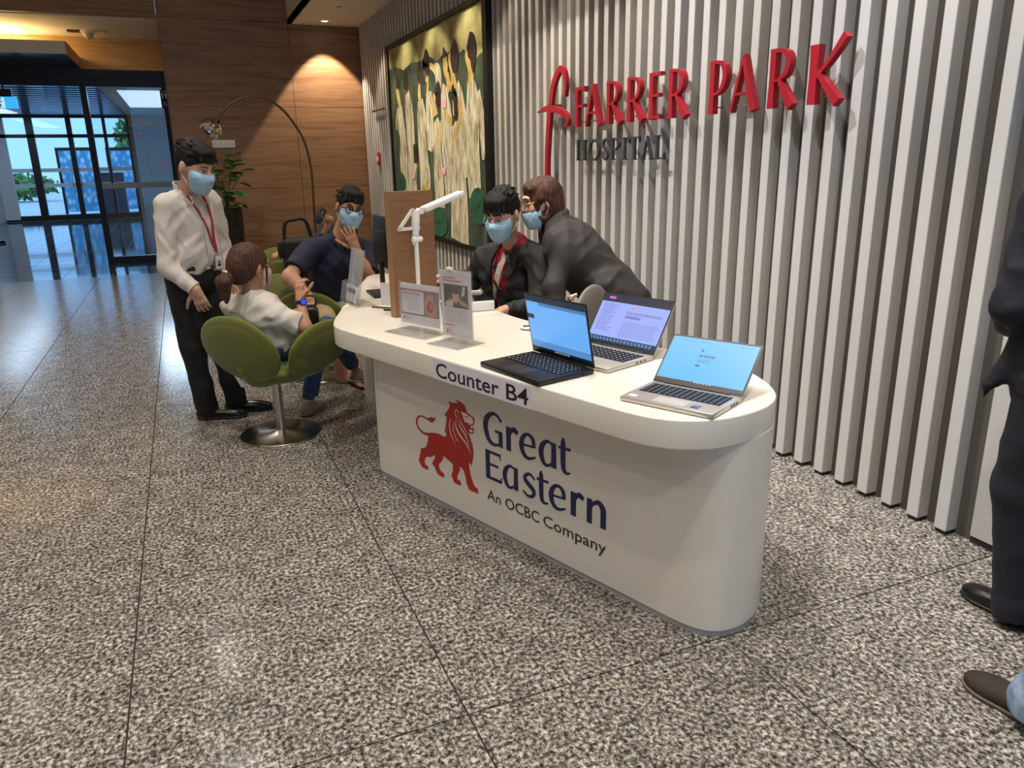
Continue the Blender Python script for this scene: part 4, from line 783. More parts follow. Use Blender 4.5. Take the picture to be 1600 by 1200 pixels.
fig([[(350, 270, 30), (345, 340, 44), (355, 460, 60), (358, 600, 60), (370, 780, 66), (380, 900, 60)]], [[(345, 110, 20), (350, 170, 26), (362, 225, 18), (372, 300, 30)]], [[(345, 62, 24), (340, 100, 14)], [(362, 80, 14), (366, 130, 9), (364, 190, 6)]])
fig([[(415, 260, 20), (432, 320, 26), (440, 400, 40), (452, 520, 50), (465, 700, 44), (472, 790, 16)]], [[(376, 80, 22), (380, 130, 26), (390, 200, 20), (398, 290, 40)]], [[(388, 30, 30), (398, 80, 44), (402, 140, 42), (404, 195, 22)]])
fig([[(400, 480, 44), (415, 560, 62), (420, 700, 70), (425, 850, 90), (430, 1000, 100), (432, 1165, 104)], [(430, 480, 26), (455, 560, 34), (470, 680, 36), (476, 780, 10)]], [[(402, 330, 20), (400, 380, 18), (398, 440, 12)], [(428, 330, 16), (432, 400, 24), (420, 500, 16), (400, 560, 10), (384, 600, 8)], [(350, 420, 12), (370, 460, 14), (388, 480, 12)]], [[(402, 290, 26), (395, 310, 24), (404, 350, 18), (412, 430, 22), (414, 470, 10)]])
fig([[(490, 230, 30), (500, 320, 60), (505, 440, 74), (508, 600, 64), (512, 780, 72), (520, 900, 70)], [(535, 300, 22), (552, 420, 30), (562, 560, 30), (566, 690, 14)]], [[(474, 60, 24), (478, 110, 28), (486, 165, 18), (496, 240, 34)]], [[(478, 10, 30), (494, 40, 48), (505, 90, 40), (508, 150, 18), (508, 190, 8)]])
fig([[(225, 700, 30), (235, 760, 60), (240, 850, 60)]], [[(175, 640, 14), (185, 700, 14), (186, 740, 10)], [(235, 820, 18), (250, 880, 30), (255, 940, 24)]], [[(176, 600, 16), (180, 650, 26), (182, 710, 18)]])
for (x, y, r, ry) in ((98, 815, 26, 55), (312, 1045, 52, 78), (540, 955, 62, 105)):
    cx, cy = pp(x, y); ex = abs(pp(x+r, y)[0]-cx); ey = abs(pp(x, y+ry)[1]-cy)
    part('lotus_leaf', MB().prism(ell2(cx, cy, ex, ey, 28), frP, .008, .0086), LOT, t, raw=True)
    g = MB()
    for a in np.linspace(0, 2*PI, 16, endpoint=False): g.stroke([(cx, cy, .006), (cx+ex*.9*math.cos(a), cy+ey*.9*math.sin(a), .012)], frP, .0086, .009, False)
    part('leaf_veins', g, mat('lotus_vein', '1c3f30', .6), t, raw=True)
for (x, y, s) in ((168, 775, 22), (340, 752, 20), (344, 372, 22)):
    g = MB()
    for a in (-.7, -.3, .1, .5): g.stroke([pp(x, y+s)+(.03,), pp(x+s*.5*a, y)+(.09,), pp(x+s*a, y-s)+(.01,)], frP, .0088+.0003*a, .0095+.0003*a)
    part('lotus_flower', g, PINK, t, raw=True)

# ------------------------------------------------------------------ small things on the walls
rp = onx(592, 248, 2.76)
t = thing('call_point', 'tiny red manual call point on the slatted wall left of the painting', 'alarm', (2.76, rp[1], rp[2])); part('plate', MB().bb((2.745, rp[1]-.055, rp[2]-.09), (2.775, rp[1]+.055, rp[2]+.09)), mat('call_red', 'b5262a', .4), t, bevel=.006); part('button', MB().bb((2.742, rp[1]-.03, rp[2]-.03), (2.746, rp[1]+.03, rp[2]+.03)), WHITE, t)
rb = onx(591, 172, 2.74)
t = thing('wall_rail', 'short dark metal rail fixed across the slats left of the painting', 'rail', (2.74, rb[1], rb[2])); part('bar', MB().tube([(2.735, rb[1]+.35, rb[2]), (2.735, rb[1]-.35, rb[2])], .014, 8), mat('rail_metal', '55504a', .3, .8), t)
for dy in (.3, -.3): part('bracket', MB().tube([(2.735, rb[1]+dy, rb[2]), (2.776, rb[1]+dy, rb[2])], .008, 8), CHROME, t)
s0, s1 = at(331, 219, 12.48), at(368, 230.5, 12.48)
t = thing('switch_plate', 'white multi gang switch plate on the oak wall', 'switch', ((s0[0]+s1[0])/2, 12.49, s1[2]))
part('plate', MB().bb((s0[0], 12.485, s1[2]), (s1[0], 12.5, s0[2])), WHITE, t, bevel=.003)
for k in range(4):
    x = s0[0]+(s1[0]-s0[0])*(k+.5)/4; part('rocker', MB().bb((x-.026, 12.481, s1[2]+.025), (x+.026, 12.486, s0[2]-.025)), mat('rocker_white', 'd4cfc6', .4), t)

# ------------------------------------------------------------------ arc floor lamp, potted plant
YL = 10.9
A = lambda x, y: at(x, y, YL)
base = A(492, 345); base[2] = 0
t = thing('arc_lamp', 'tall arching floor lamp with a polished dome shade', 'lamp', base)
part('base', MB().lathe([(0, 0), (.2, 0), (.2, .05), (.19, .06), (0, .06)], base, 32), mat('lamp_marble', 'e0dcd4', .3), t)
pth = catmull([base+Z3*.05, A(492, 345), A(487, 270), A(477, 225), A(462, 197), A(440, 170), A(415, 154), A(392, 151), A(370, 157), A(350, 172), A(338, 190)], 8)
LM = mat('lamp_rod', '6b5a44', .35, .8)
part('rod', MB().tube(pth, .016, 10), LM, t, smooth='auto')
sc_ = A(329, 203); ax = nrm(A(343, 218)-A(318, 186)); ax = nrm(np.array([-.55, -.25, -.62])); a1 = nrm(np.cross(ax, [0, 1, 0])); a2 = np.cross(ax, a1)
prof = [(.155*math.sin(a), -.15*math.cos(a)) for a in np.linspace(.08, 1.55, 14)]
part('shade', MB().lathe(prof+[(r*.97, z+.002) for r, z in reversed(prof)], sc_+ax*.02, 36, (a1, a2, ax)), mat('polished_chrome', 'd8d2c6', .06, 1.0), t, smooth='auto', angle=1)
part('socket', MB().lathe([(0, -.19), (.03, -.19), (.035, -.14), (0, -.14)], sc_+ax*.02, 16, (a1, a2, ax)), BLACK, t)
pc = at(352, 300, 11.8); px_, py_ = pc[0], 11.8
t = thing('potted_plant', 'leafy potted plant in a dark pot against the oak wall', 'plant', (px_, py_, 0))
part('pot', MB().lathe([(0, 0), (.16, 0), (.19, .1), (.2, .95), (.18, .95), (.17, .9), (0, .9)], (px_, py_, 0), 24), mat('pot_black', '14100d', .4), t, smooth='auto')
part('soil', MB().lathe([(0, .91), (.17, .91), (.17, .90)], (px_, py_, 0), 20), mat('soil', '2a1d14', .9), t)
rs = np.random.RandomState(3)
PL = mat('plant_leaf', '3c6a2c', .4, noise=(20, .3)); PST = mat('plant_stem', '4a5a2c', .6)
for k in range(46):
    a = rs.uniform(0, 2*PI); z = rs.uniform(.95, 1.72); r = rs.uniform(.05, .30); tip = np.array([px_+r*math.cos(a), py_-.02+r*.6*math.sin(a), z]); st_ = np.array([px_+.04*math.cos(a), py_+.03*math.sin(a), max(.9, z-.35)])
    d = nrm(np.array([math.cos(a), math.sin(a), rs.uniform(-.7, .2)])); L = rs.uniform(.13, .2); sd = nrm(np.cross(d, Z3)); nn = np.cross(sd, d)
    V_ = []; 
    for i, (u, wv) in enumerate(((0, .0), (.2, .35), (.5, .45), (.8, .28), (1, 0))):
        V_ += [tip+d*L*u+sd*L*wv+nn*.02*math.sin(u*3), tip+d*L*u-nn*.008, tip+d*L*u-sd*L*wv+nn*.02*math.sin(u*3)]
    F_ = []
    for i in range(4): F_ += [(3*i, 3*i+3, 3*i+4, 3*i+1), (3*i+1, 3*i+4, 3*i+5, 3*i+2)]
    part('leaf', MB().add(V_, F_), PL, t, raw=True, smooth=True)
    if k % 3 == 0: part('stem', MB().tube([np.array([px_, py_, .9]), st_, tip], .006, 6), PST, t, raw=True)
# ------------------------------------------------------------------ signed-distance modelling (bodies, clothes, upholstery)
class Field:
    """smooth union of round cones, ellipsoids and boxes, meshed with surface nets"""
    def __init__(s): s.p = []
    def cone(s, a, b, ra, rb, k=.02, op='add'):
        a, b = np.array(a, float), np.array(b, float); r = max(ra, rb)
        def fn(X):
            d = b-a; L = d @ d+1e-12; t = np.clip(((X-a) @ d)/L, 0, 1); return np.linalg.norm(X-a-t[..., None]*d, axis=-1)-(ra+(rb-ra)*t)
        s.p.append((op, fn, np.minimum(a, b)-r, np.maximum(a, b)+r, k)); return s
    def ell(s, c, r, ax=None, k=.02, op='add'):
        c, r = np.array(c, float), np.array(r, float); A = np.eye(3) if ax is None else np.array(ax, float)
        def fn(X):
            q = (X-c) @ A.T; k0 = np.linalg.norm(q/r, axis=-1); k1 = np.linalg.norm(q/(r*r), axis=-1)+1e-9; return k0*(k0-1)/k1
        e = np.abs(A.T) @ r; s.p.append((op, fn, c-e, c+e, k)); return s
    def box(s, c, h, ax=None, rd=.01, k=.01, op='add'):
        c, h = np.array(c, float), np.array(h, float); A = np.eye(3) if ax is None else np.array(ax, float)
        def fn(X):
            q = np.abs((X-c) @ A.T)-(h-rd); return np.linalg.norm(np.maximum(q, 0), axis=-1)+np.minimum(q.max(-1), 0)-rd
        e = np.abs(A.T) @ h; s.p.append((op, fn, c-e, c+e, k)); return s
    def plane(s, c, n, k=.004):
        """keep the side the normal points away from"""
        c, n = np.array(c, float), nrm(n); s.p.append(('cut', lambda X: (X-c) @ n, None, None, k)); return s
    def extend(s, o): s.p += o.p; return s
    def join(s, o, k=.03):
        """smooth union with another finished field"""
        A = [p for p in o.p if p[0] == 'add']; s.p.append(('add', o.eval, np.min([p[2] for p in A], 0), np.max([p[3] for p in A], 0), k)); return s
    def eval(s, X):
        F = np.full(X.shape[:-1], 1.0)
        for op, fn, lo, hi, k in s.p: F = s.comb(F, fn(X), op, k)
        return F
    @staticmethod
    def comb(F, d, op, k):
        if op == 'add': h = np.clip(.5+.5*(F-d)/k, 0, 1); return F*(1-h)+d*h-k*h*(1-h)
        if op == 'sub': d = -d
        h = np.clip(.5-.5*(F-d)/k, 0, 1); return F*(1-h)+d*h+k*h*(1-h)
    def mesh(s, h=.006, wob=None):
        adds = [p for p in s.p if p[0] == 'add']
        lo = np.min([p[2] for p in adds], 0)-3*h; hi = np.max([p[3] for p in adds], 0)+3*h
        n = np.ceil((hi-lo)/h).astype(int)+1
        F = np.full(n, 1.0, np.float32); gx = [lo[i]+h*np.arange(n[i]) for i in range(3)]
        for op, fn, a, b, k in s.p:
            if op == 'cut': i0, i1 = np.zeros(3, int), n
            else:
                m = k+3*h if op == 'add' else k+h
                i0 = np.maximum(0, np.floor((a-m-lo)/h).astype(int)); i1 = np.minimum(n, np.ceil((b+m-lo)/h).astype(int)+1)
            if (i1 <= i0).any(): continue
            X = np.stack(np.meshgrid(*[gx[i][i0[i]:i1[i]] for i in range(3)], indexing='ij'), -1)
            sl_ = tuple(slice(i0[i], i1[i]) for i in range(3)); F[sl_] = s.comb(F[sl_], fn(X), op, k)
        if wob is not None:
            idx = np.nonzero(np.abs(F) < 4*h); X = np.stack([gx[i][idx[i]] for i in range(3)], -1); F[idx] += wob(X).astype(np.float32)
        F = np.pad(F, 1, constant_values=1.0); lo = lo-h
        return surface_nets(F, lo, h)
def surface_nets(F, lo, h):
    ins = F < 0; nx, ny, nz = F.shape
    c = np.zeros((nx-1, ny-1, nz-1), np.int8)
    for dx in (0, 1):
        for dy in (0, 1):
            for dz in (0, 1): c += ins[dx:nx-1+dx, dy:ny-1+dy, dz:nz-1+dz]
    act = np.nonzero((c > 0) & (c < 8)); m = len(act[0]); idx = np.full(c.shape, -1, np.int32); idx[act] = np.arange(m)
    P = np.zeros((m, 3)); cnt = np.zeros(m); A = np.stack(act, -1)
    cor = [(a, b, d) for a in (0, 1) for b in (0, 1) for d in (0, 1)]
    for i in range(8):
        for j in range(i+1, 8):
            if sum(abs(x-y) for x, y in zip(cor[i], cor[j])) != 1: continue
            fa = F[act[0]+cor[i][0], act[1]+cor[i][1], act[2]+cor[i][2]]; fb = F[act[0]+cor[j][0], act[1]+cor[j][1], act[2]+cor[j][2]]
            w = (fa < 0) != (fb < 0); t = np.where(w, fa/(fa-fb+1e-12), 0)
            q = np.array(cor[i])+t[:, None]*(np.array(cor[j])-np.array(cor[i])); P += np.where(w[:, None], q, 0); cnt += w
    V = lo+h*(A+P/cnt[:, None]); Q = []
    for ax in range(3):
        s0 = [slice(1, -1)]*3; s1 = [slice(1, -1)]*3; s0[ax] = slice(0, -1); s1[ax] = slice(1, None)
        a, b = ins[tuple(s0)], ins[tuple(s1)]
        for fl_, sel in ((False, a & ~b), (True, ~a & b)):
            e = np.stack(np.nonzero(sel), -1)
            off = np.ones(3, int); off[ax] = 0; e = e+off
            u, v = [(1, 2), (2, 0), (0, 1)][ax]; du = np.zeros(3, int); dv = np.zeros(3, int); du[u] = 1; dv[v] = 1
            g = lambda w: idx[w[:, 0], w[:, 1], w[:, 2]]
            q = np.stack([g(e-du-dv), g(e-dv), g(e), g(e-du)], -1)
            Q.append(q[:, ::-1] if fl_ else q)
    Q = np.concatenate(Q); Q = Q[(Q >= 0).all(1)]; return V, Q
def wrinkle(amp, fr_, seed, ax=(1, 1, 1)):
    """irregular folds: soft ridges in several directions"""
    rs = np.random.RandomState(seed); D = rs.normal(size=(6, 3)); D /= np.linalg.norm(D, axis=1)[:, None]; D *= fr_*rs.uniform(.7, 1.8, (6, 1))*np.array(ax); ph = rs.uniform(0, 6.28, 6); B = rs.normal(size=(6, 3))*fr_*.35; G = rs.normal(size=(6, 3))*fr_*.25
    return lambda X: amp*sum((np.abs(np.sin(X @ D[i]*.5+ph[i]+1.1*np.sin(X @ B[i])))-.6)*np.clip(.5+np.sin(X @ G[i]+ph[i]*2), 0, 1.2) for i in range(6))/1.6
def sdf(name, F, m, parent, h=.006, wob=None, label=None):
    return part(name, F.mesh(h, wob), m, parent, label, smooth=True, raw=True)

# ------------------------------------------------------------------ people
SKIN = mat('skin_light', 'c69a7e', .5, sss=.12, noise=(25, .06)); SKIN2 = mat('skin_tan', 'b48466', .5, sss=.12, noise=(25, .06))
HAIRB = mat('hair_black', '100e0d', .6, spec=.3, noise=(60, .4), bump=(260, .5)); HAIRBR = mat('hair_brown', '4a2e20', .55, spec=.3, noise=(70, .45), stretch=(1, 1, .2), bump=(200, .5))
MASKM = mat('mask_blue', '9fc3d8', .7, bump=(90, .2)); LOOP = mat('mask_loop', 'e6e6e6', .6)
EYEW = mat('eye_white', 'e0d8d0', .3); IRIS = mat('eye_iris', '1a100b', .2); LIP = mat('lips', 'a8655a', .45)
def basis(f, up):
    up = nrm(up); f = nrm(np.array(f, float)-up*(np.array(f, float) @ up)); return np.cross(f, up), f, up     # right, forward, up
def head_field(C, R, f, u, s, inflate=0., parts=('cran', 'face', 'jaw', 'nose', 'ear')):
    F = Field(); ax = (R, f, u); P = lambda r, y, z: C+s*(R*r+f*y+u*z); i = inflate
    if 'cran' in parts: F.ell(P(0, -.015, .03), np.array([.076, .096, .088])*s+i, ax, .02)
    if 'face' in parts: F.ell(P(0, .028, -.03), np.array([.064, .068, .085])*s+i, ax, .03*s); F.ell(P(0, .086, .034), np.array([.045, .012, .010])*s+i, ax, .02); [F.ell(P(sg*.036, .066, -.028), np.array([.024, .022, .022])*s+i, ax, .02) for sg in (1, -1)]
    if 'jaw' in parts: F.ell(P(0, .05, -.086), np.array([.040, .042, .030])*s+i, ax, .03); F.ell(P(0, .078, -.100), np.array([.020, .018, .017])*s+i, ax, .02)
    if 'nose' in parts: F.cone(P(0, .090, .018), P(0, .114, -.022), .008*s+i, .0125*s+i, .012); [F.ell(P(sg*.011, .102, -.027), np.array([.009, .011, .008])*s+i, ax, .008) for sg in (1, -1)]
    if 'mouth' in parts: F.ell(P(0, .094, -.056), np.array([.022, .010, .010])*s, ax, .008)
    if 'ear' in parts: [F.ell(P(sg*.077, -.012, -.004), np.array([.011, .020, .033])*s, (nrm(R*sg+f*-.3), f, u), .008) for sg in (1, -1)]
    if 'sock' in parts: [F.ell(P(sg*.031, .100, .012), np.array([.019, .016, .011])*s, ax, .012, 'sub') for sg in (1, -1)]
    return F
def torso_prims(F, J, i=0., bulk=1., k=.05, arms=True):
    R = nrm(J['rs']-J['ls']); up = nrm(J['neck']-J['pel']); f = nrm(np.cross(up, R)); ax = (R, f, up); hw = np.linalg.norm(J['rs']-J['ls'])/2
    sh = (J['rs']+J['ls'])/2; Ls = np.linalg.norm(sh-J['pel'])
    F.ell(J['pel']+up*.02, np.array([.165, .118, .125])*bulk+i, ax, k)
    F.ell(lerp(J['pel'], sh, .38)+f*.012*bulk, np.array([.150, .112, .15])*bulk+i, ax, k)
    F.ell(lerp(J['pel'], sh, .72)+f*.01, np.array([min(.175, hw*.9), .115, .17])*np.array([1, bulk, 1])+i, ax, k)
    F.cone(lerp(J['rs'], J['ls'], .12), lerp(J['rs'], J['ls'], .88), .058+i, .058+i, k)
    for q in ('rs', 'ls'): F.cone(J['neck']+up*-.01, lerp(J['neck'], J[q], .85), .052+i*.8, .05+i, .04)
    return F, R, f, up
def limb(F, a, b, c, r0, r1, r2, k=.03, mus=.0):
    F.cone(a, b, r0, r1, k); F.cone(b, c, r1*.98, r2, k)
    if mus: F.cone(lerp(b, c, .12), lerp(b, c, .45), r1*1.0, r1*.95, .04)
    return F
def hand(F, w, d, n, s=1., curl=.6, side=1, spread=1., point=None):
    """wrist w, finger direction d, palm normal n (out of the palm); side=+1 puts the thumb on d x n"""
    d = nrm(d); n = nrm(np.array(n)-d*(np.array(n) @ d)); t = np.cross(d, n)*side
    kn = [w+d*.082*s+t*x*s for x in (.028, .0095, -.010, -.028)]
    F.cone(w, w+d*.03*s, .026*s, .027*s, .02)
    for x in (.022, .007, -.008, -.022): F.cone(w+d*.028*s+t*x*.8*s, w+d*.08*s+t*x*1.15*s, .0135*s, .0125*s, .012)
    Ls = (.066, .074, .069, .054); cu = curl if isinstance(curl, (list, tuple)) else [curl]*4
    for i in range(4):
        p = kn[i]; a = cu[i]*.45; dd = nrm(d+t*(.10, .03, -.04, -.12)[i]*spread); L = Ls[i]*s
        for j, (fr_, r) in enumerate(((.45, .0088), (.32, .0078), (.23, .0070))):
            v = dd*math.cos(a)+n*math.sin(a); q = p+v*L*fr_; F.cone(p, q, r*s, r*.93*s, .005); p = q; a += cu[i]*.75
    p = w+d*.022*s+t*.026*s; v = nrm(d*.65+t*.75+n*.25)
    for L, r, b in ((.042, .013, 0), (.032, .0098, .25), (.026, .0085, .3)):
        v = nrm(v+d*b+n*b*.5*max(.3, np.mean(cu))); q = p+v*L*s; F.cone(p, q, r*s, r*.9*s, .008); p = q
    return F
def shoe(root, heel, toe, m, name='shoe', h_=.075, sole=None, wid=.042, lz=0):
    d = nrm(np.array(toe)-heel); L = np.linalg.norm(np.array(toe)-heel); up = Z3-d*(Z3 @ d); up = nrm(up); sd = np.cross(d, up); F = Field(); ax = (sd, d, up)
    F.ell(heel+d*.045+up*.035, (wid*.88, .06, .042), ax, .03); F.ell(heel+d*L*.5+up*.03, (wid*.92, L*.34, .036), ax, .04); F.ell(heel+d*(L-.062)+up*.024, (wid, .068, .03), ax, .03)
    F.cone(heel+d*.05+up*.04, heel+d*.055+up*h_, .036, .038, .03); F.plane(heel+up*.004, -up); F.plane(heel+up*(h_+.02), up)
    o = sdf(name, F, m, root, .005)
    S = Field(); S.ell(heel+d*.05+up*.01, (wid*.95, .064, .02), ax, .02); S.ell(heel+d*L*.5+up*.01, (wid*.95, L*.38, .02), ax, .02); S.ell(heel+d*(L-.065)+up*.01, (wid*1.06, .074, .02), ax, .02); S.plane(heel+up*.0, -up); S.plane(heel+up*.016, up)
    sdf('sole', S, sole or BLACK, o, .004); return o
def make_head(root, F, C, f, u, s, skin, hair=None, mask='on', glasses=None, brows=True, eyes=True, hm=HAIRB, mm=None):
    """adds head shape to body field F and makes eyes, brows, mask, glasses as children"""
    R, f, u = basis(f, u); P = lambda r, y, z: C+s*(R*r+f*y+u*z); ax = (R, f, u)
    F.extend(head_field(C, R, f, u, s, 0, ('cran', 'face', 'jaw', 'nose', 'ear', 'sock')+(('mouth',) if mask != 'on' else ())))
    if eyes:
        for sg in (1, -1):
            e = Field(); e.ell(P(sg*.031, .083, .011), np.array([.0135, .0115, .0062])*s, ax, .004); eo = sdf('eye', e, EYEW, root, .0025)
            e = Field(); e.ell(P(sg*.031, .0905, .0105), np.array([.0062, .0045, .0058])*s, ax, .004); sdf('iris', e, IRIS, eo, .002)
            lid = MB().tube([P(sg*.016, .094, .0155), P(sg*.031, .0985, .0185), P(sg*.047, .088, .0155)], .0018*s, 6); part('eyelid', lid, HAIRB, eo, raw=True)
    if brows:
        for sg in (1, -1): part('eyebrow', MB().tube([P(sg*.014, .099, .033), P(sg*.033, .097, .039), P(sg*.05, .084, .034)], [.0035*s, .004*s, .002*s], 6, flat=.8), hm if hm is HAIRB else HAIRBR, root, raw=True)
    if mask:
        dz = 0 if mask == 'on' else -.03
        K = head_field(C+u*dz*s*.9-f*(0 if mask == 'on' else .012), R, f, u, s, .0085, ('face', 'jaw', 'nose'))
        K.ell(P(0, .072, -.05+dz), np.array([.052, .045, .052])*s, ax, .03)
        K.plane(P(0, .09, .0 if mask == 'on' else -.036), nrm(u+f*.12)); K.plane(P(0, .03, 0+dz), -nrm(f+u*.15)); K.plane(P(0, 0, -.118+dz*.5), -u)
        mk = sdf('face_mask', K, mm or MASKM, root, .005, wrinkle(.0012, 160, 3, (.1, .1, 1.5)))
        for sg in (1, -1):
            part('ear_loop', MB().tube([P(sg*.060, .035, -.012+dz), P(sg*.079, .002, .022), P(sg*.083, -.022, .01), P(sg*.080, -.012, -.025), P(sg*.062, .03, -.075+dz*.5)], .0018*s, 6), LOOP, mk, raw=True)
    if glasses:
        gl_ = None; g = MB()
        for sg in (1, -1):
            c = P(sg*.034, .109, .008); rim = [c+s*(R*.0255*math.cos(a)+u*.0185*math.sin(a)*(1 if math.sin(a) > 0 else 1.05)-f*abs(math.cos(a))*.004) for a in np.linspace(0, 2*PI, 21)]
            g.tube(rim, glasses[1]*s, 6, False); g.tube([P(sg*.058, .103, .012), P(sg*.077, .05, .014), P(sg*.08, -.01, .012)], glasses[1]*s, 6)
        g.tube([P(-.009, .112, .012), P(0, .116, .015), P(.009, .112, .012)], glasses[1]*s, 6)
        go = part('glasses', g, glasses[0], root, raw=True)
        for sg in (1, -1):
            c = P(sg*.034, .108, .008); part('lens', MB().prism([(.025*math.cos(a), .018*math.sin(a)) for a in np.linspace(0, 2*PI, 20, endpoint=False)], (c, R*s, u*s, f*s), 0, .0012), glass('spectacle_lens', (.96, .97, .98), .15), go, raw=True)
    return R, f, u, P
def short_hair(root, C, R, f, u, s, m=HAIRB, fade=.0, front=.06, top=.012, seed=1, fringe=0.):
    P = lambda r, y, z: C+s*(R*r+f*y+u*z); ax = (R, f, u); H = Field()
    H.ell(P(0, -.018, .038), np.array([.0815, .1005, .0925+top])*s, ax, .02)
    H.ell(P(0, .05, .098), np.array([.062, .05, .03])*s, ax, .03)
    H.ell(P(0, .112, -.012-fringe), np.array([.068, .062, .074])*s, ax, .015, 'sub')
    for sg in (1, -1): H.ell(P(sg*.075, .075, -.03), np.array([.03, .060, .062])*s, ax, .01, 'sub'); H.ell(P(sg*.085, -.008, -.01), np.array([.02, .026, .042])*s, ax, .008, 'sub')
    H.plane(P(0, .0, -.012+fade), nrm(-u*.9+f*.45)); H.plane(P(0, -.05, -.068), -u)
    rs = np.random.RandomState(seed)
    for _ in range(70):
        a = rs.uniform(0, 2*PI); e = rs.uniform(.25, 1.45); d = np.array([math.cos(e)*math.cos(a), math.cos(e)*math.sin(a), math.sin(e)])
        if d[2] < .35 and d[1] > .2: continue
        q = P(d[0]*.079, -.018+d[1]*.098, .038+d[2]*(.089+top)); g_ = nrm(f*.9+R*(d[0]*.9+rs.uniform(-.3, .3))+u*rs.uniform(-.25, .15)+(f*-1.5 if d[1] < -.3 else 0)); nv = nrm(R*d[0]+f*d[1]+u*d[2])
        H.cone(q-nv*.003, q+g_*rs.uniform(.015, .03)*s-nv*.001, .008, .004, .008)
    for k in range(9):
        x = -.05+.0125*k; H.cone(P(x, .062-abs(x)*.3, .095+top*.5), P(x*1.15+rs.uniform(-.008, .008), .100-abs(x)*.35, .060-fringe*.8+rs.uniform(-.004, .004)), .014, .007, .012)
    return sdf('hair', H, m, root, .0045, wrinkle(.0025, 200, seed))
def sleeve(a, b, c, end, r0, r1, r2):
    """tube of cloth along shoulder a, elbow b, wrist c, cut square at fraction end (0..2)"""
    G = Field(); e, d = (lerp(a, b, end), b-a) if end <= 1 else (lerp(b, c, end-1), c-b)
    if end <= 1: G.cone(a, e+nrm(d)*.03, r0, r1, .03)
    else: G.cone(a, b, r0, r1, .03); G.cone(b, e+nrm(d)*.03, r1, r2, .03)
    G.plane(e, d); return G
def flap_collar(par, m, nk, R, f, up, s=1.):
    for sg in (1, -1):
        q = [nk+R*sg*.058*s+up*.05*s-f*.01, nk+R*sg*.010*s+f*.070*s-up*.0*s, nk+R*sg*.048*s+f*.098*s-up*.058*s, nk+R*sg*.092*s+f*.04*s-up*.004*s]; n = nrm(np.cross(q[1]-q[0], q[3]-q[0])); n = n if n @ (f+R*sg) > 0 else -n
        part('collar', MB().add([p+n*.004 for p in q]+[p-n*.004 for p in q], [(0, 1, 2, 3), (7, 6, 5, 4), (0, 4, 5, 1), (1, 5, 6, 2), (2, 6, 7, 3), (3, 7, 4, 0)]), m, par, bevel=.002, seg=1)
    g = MB(); ring = [nk-f*.005+(R*.066*math.cos(a)+f*.066*math.sin(a))*s+up*(.035-.02*math.sin(a))*s for a in np.linspace(PI*.62+PI, PI*2.38+0, 22)] if False else [nk+(R*.064*math.cos(a)-f*.058*math.sin(a))*s+up*(.030+.018*math.sin(a))*s for a in np.linspace(-.25, PI+.25, 20)]
    part('collar_band', ribbon(ring, up, .038*s, .004), m, par, raw=True)
def ribbon(path, wdir, w, th=.0015):
    g = MB(); P = np.array(path, float); V = []
    for i in range(len(P)):
        t = nrm(P[min(i+1, len(P)-1)]-P[max(i-1, 0)]); wd = wdir if not callable(wdir) else wdir(i); a = nrm(np.array(wd)-t*(np.array(wd) @ t)); b = np.cross(t, a)
        V += [P[i]+a*w/2+b*th, P[i]-a*w/2+b*th, P[i]-a*w/2-b*th, P[i]+a*w/2-b*th]
    k = len(P); f = []
    for i in range(k-1):
        for j in range(4): f.append((4*i+j, 4*i+(j+1) % 4, 4*i+4+(j+1) % 4, 4*i+4+j))
    return g.add(V, f+[(3, 2, 1, 0), (4*k-4, 4*k-3, 4*k-2, 4*k-1)])
def drape(F, pts, d, off=.004):
    """lay points onto the surface of F by marching along -d from outside"""
    d = nrm(d); X = np.array(pts, float)+d*.35
    for _ in range(60): v = F.eval(X)-off; X = X-d*np.clip(v, 0, .05)[:, None]
    return X
def person(name, label, base, group=None): return thing(name, label, 'person', base, group)
def legs_field(F, J, r=(.088, .06, .04), i=0., k=.03):
    for q in 'rl': limb(F, J[q+'h'], J[q+'k'], J[q+'a'], r[0]+i, r[1]+i, r[2]+i, k)
    return F
WSHIRT = mat('white_shirt', 'cbc2b8', .7, bump=(60, .12)); BLKTR = mat('black_trousers', '0d0c0d', .75, bump=(120, .1)); SHOEB = mat('black_leather', '100e0d', .25)
def up_of(J): return nrm(J['neck']-J['pel'])
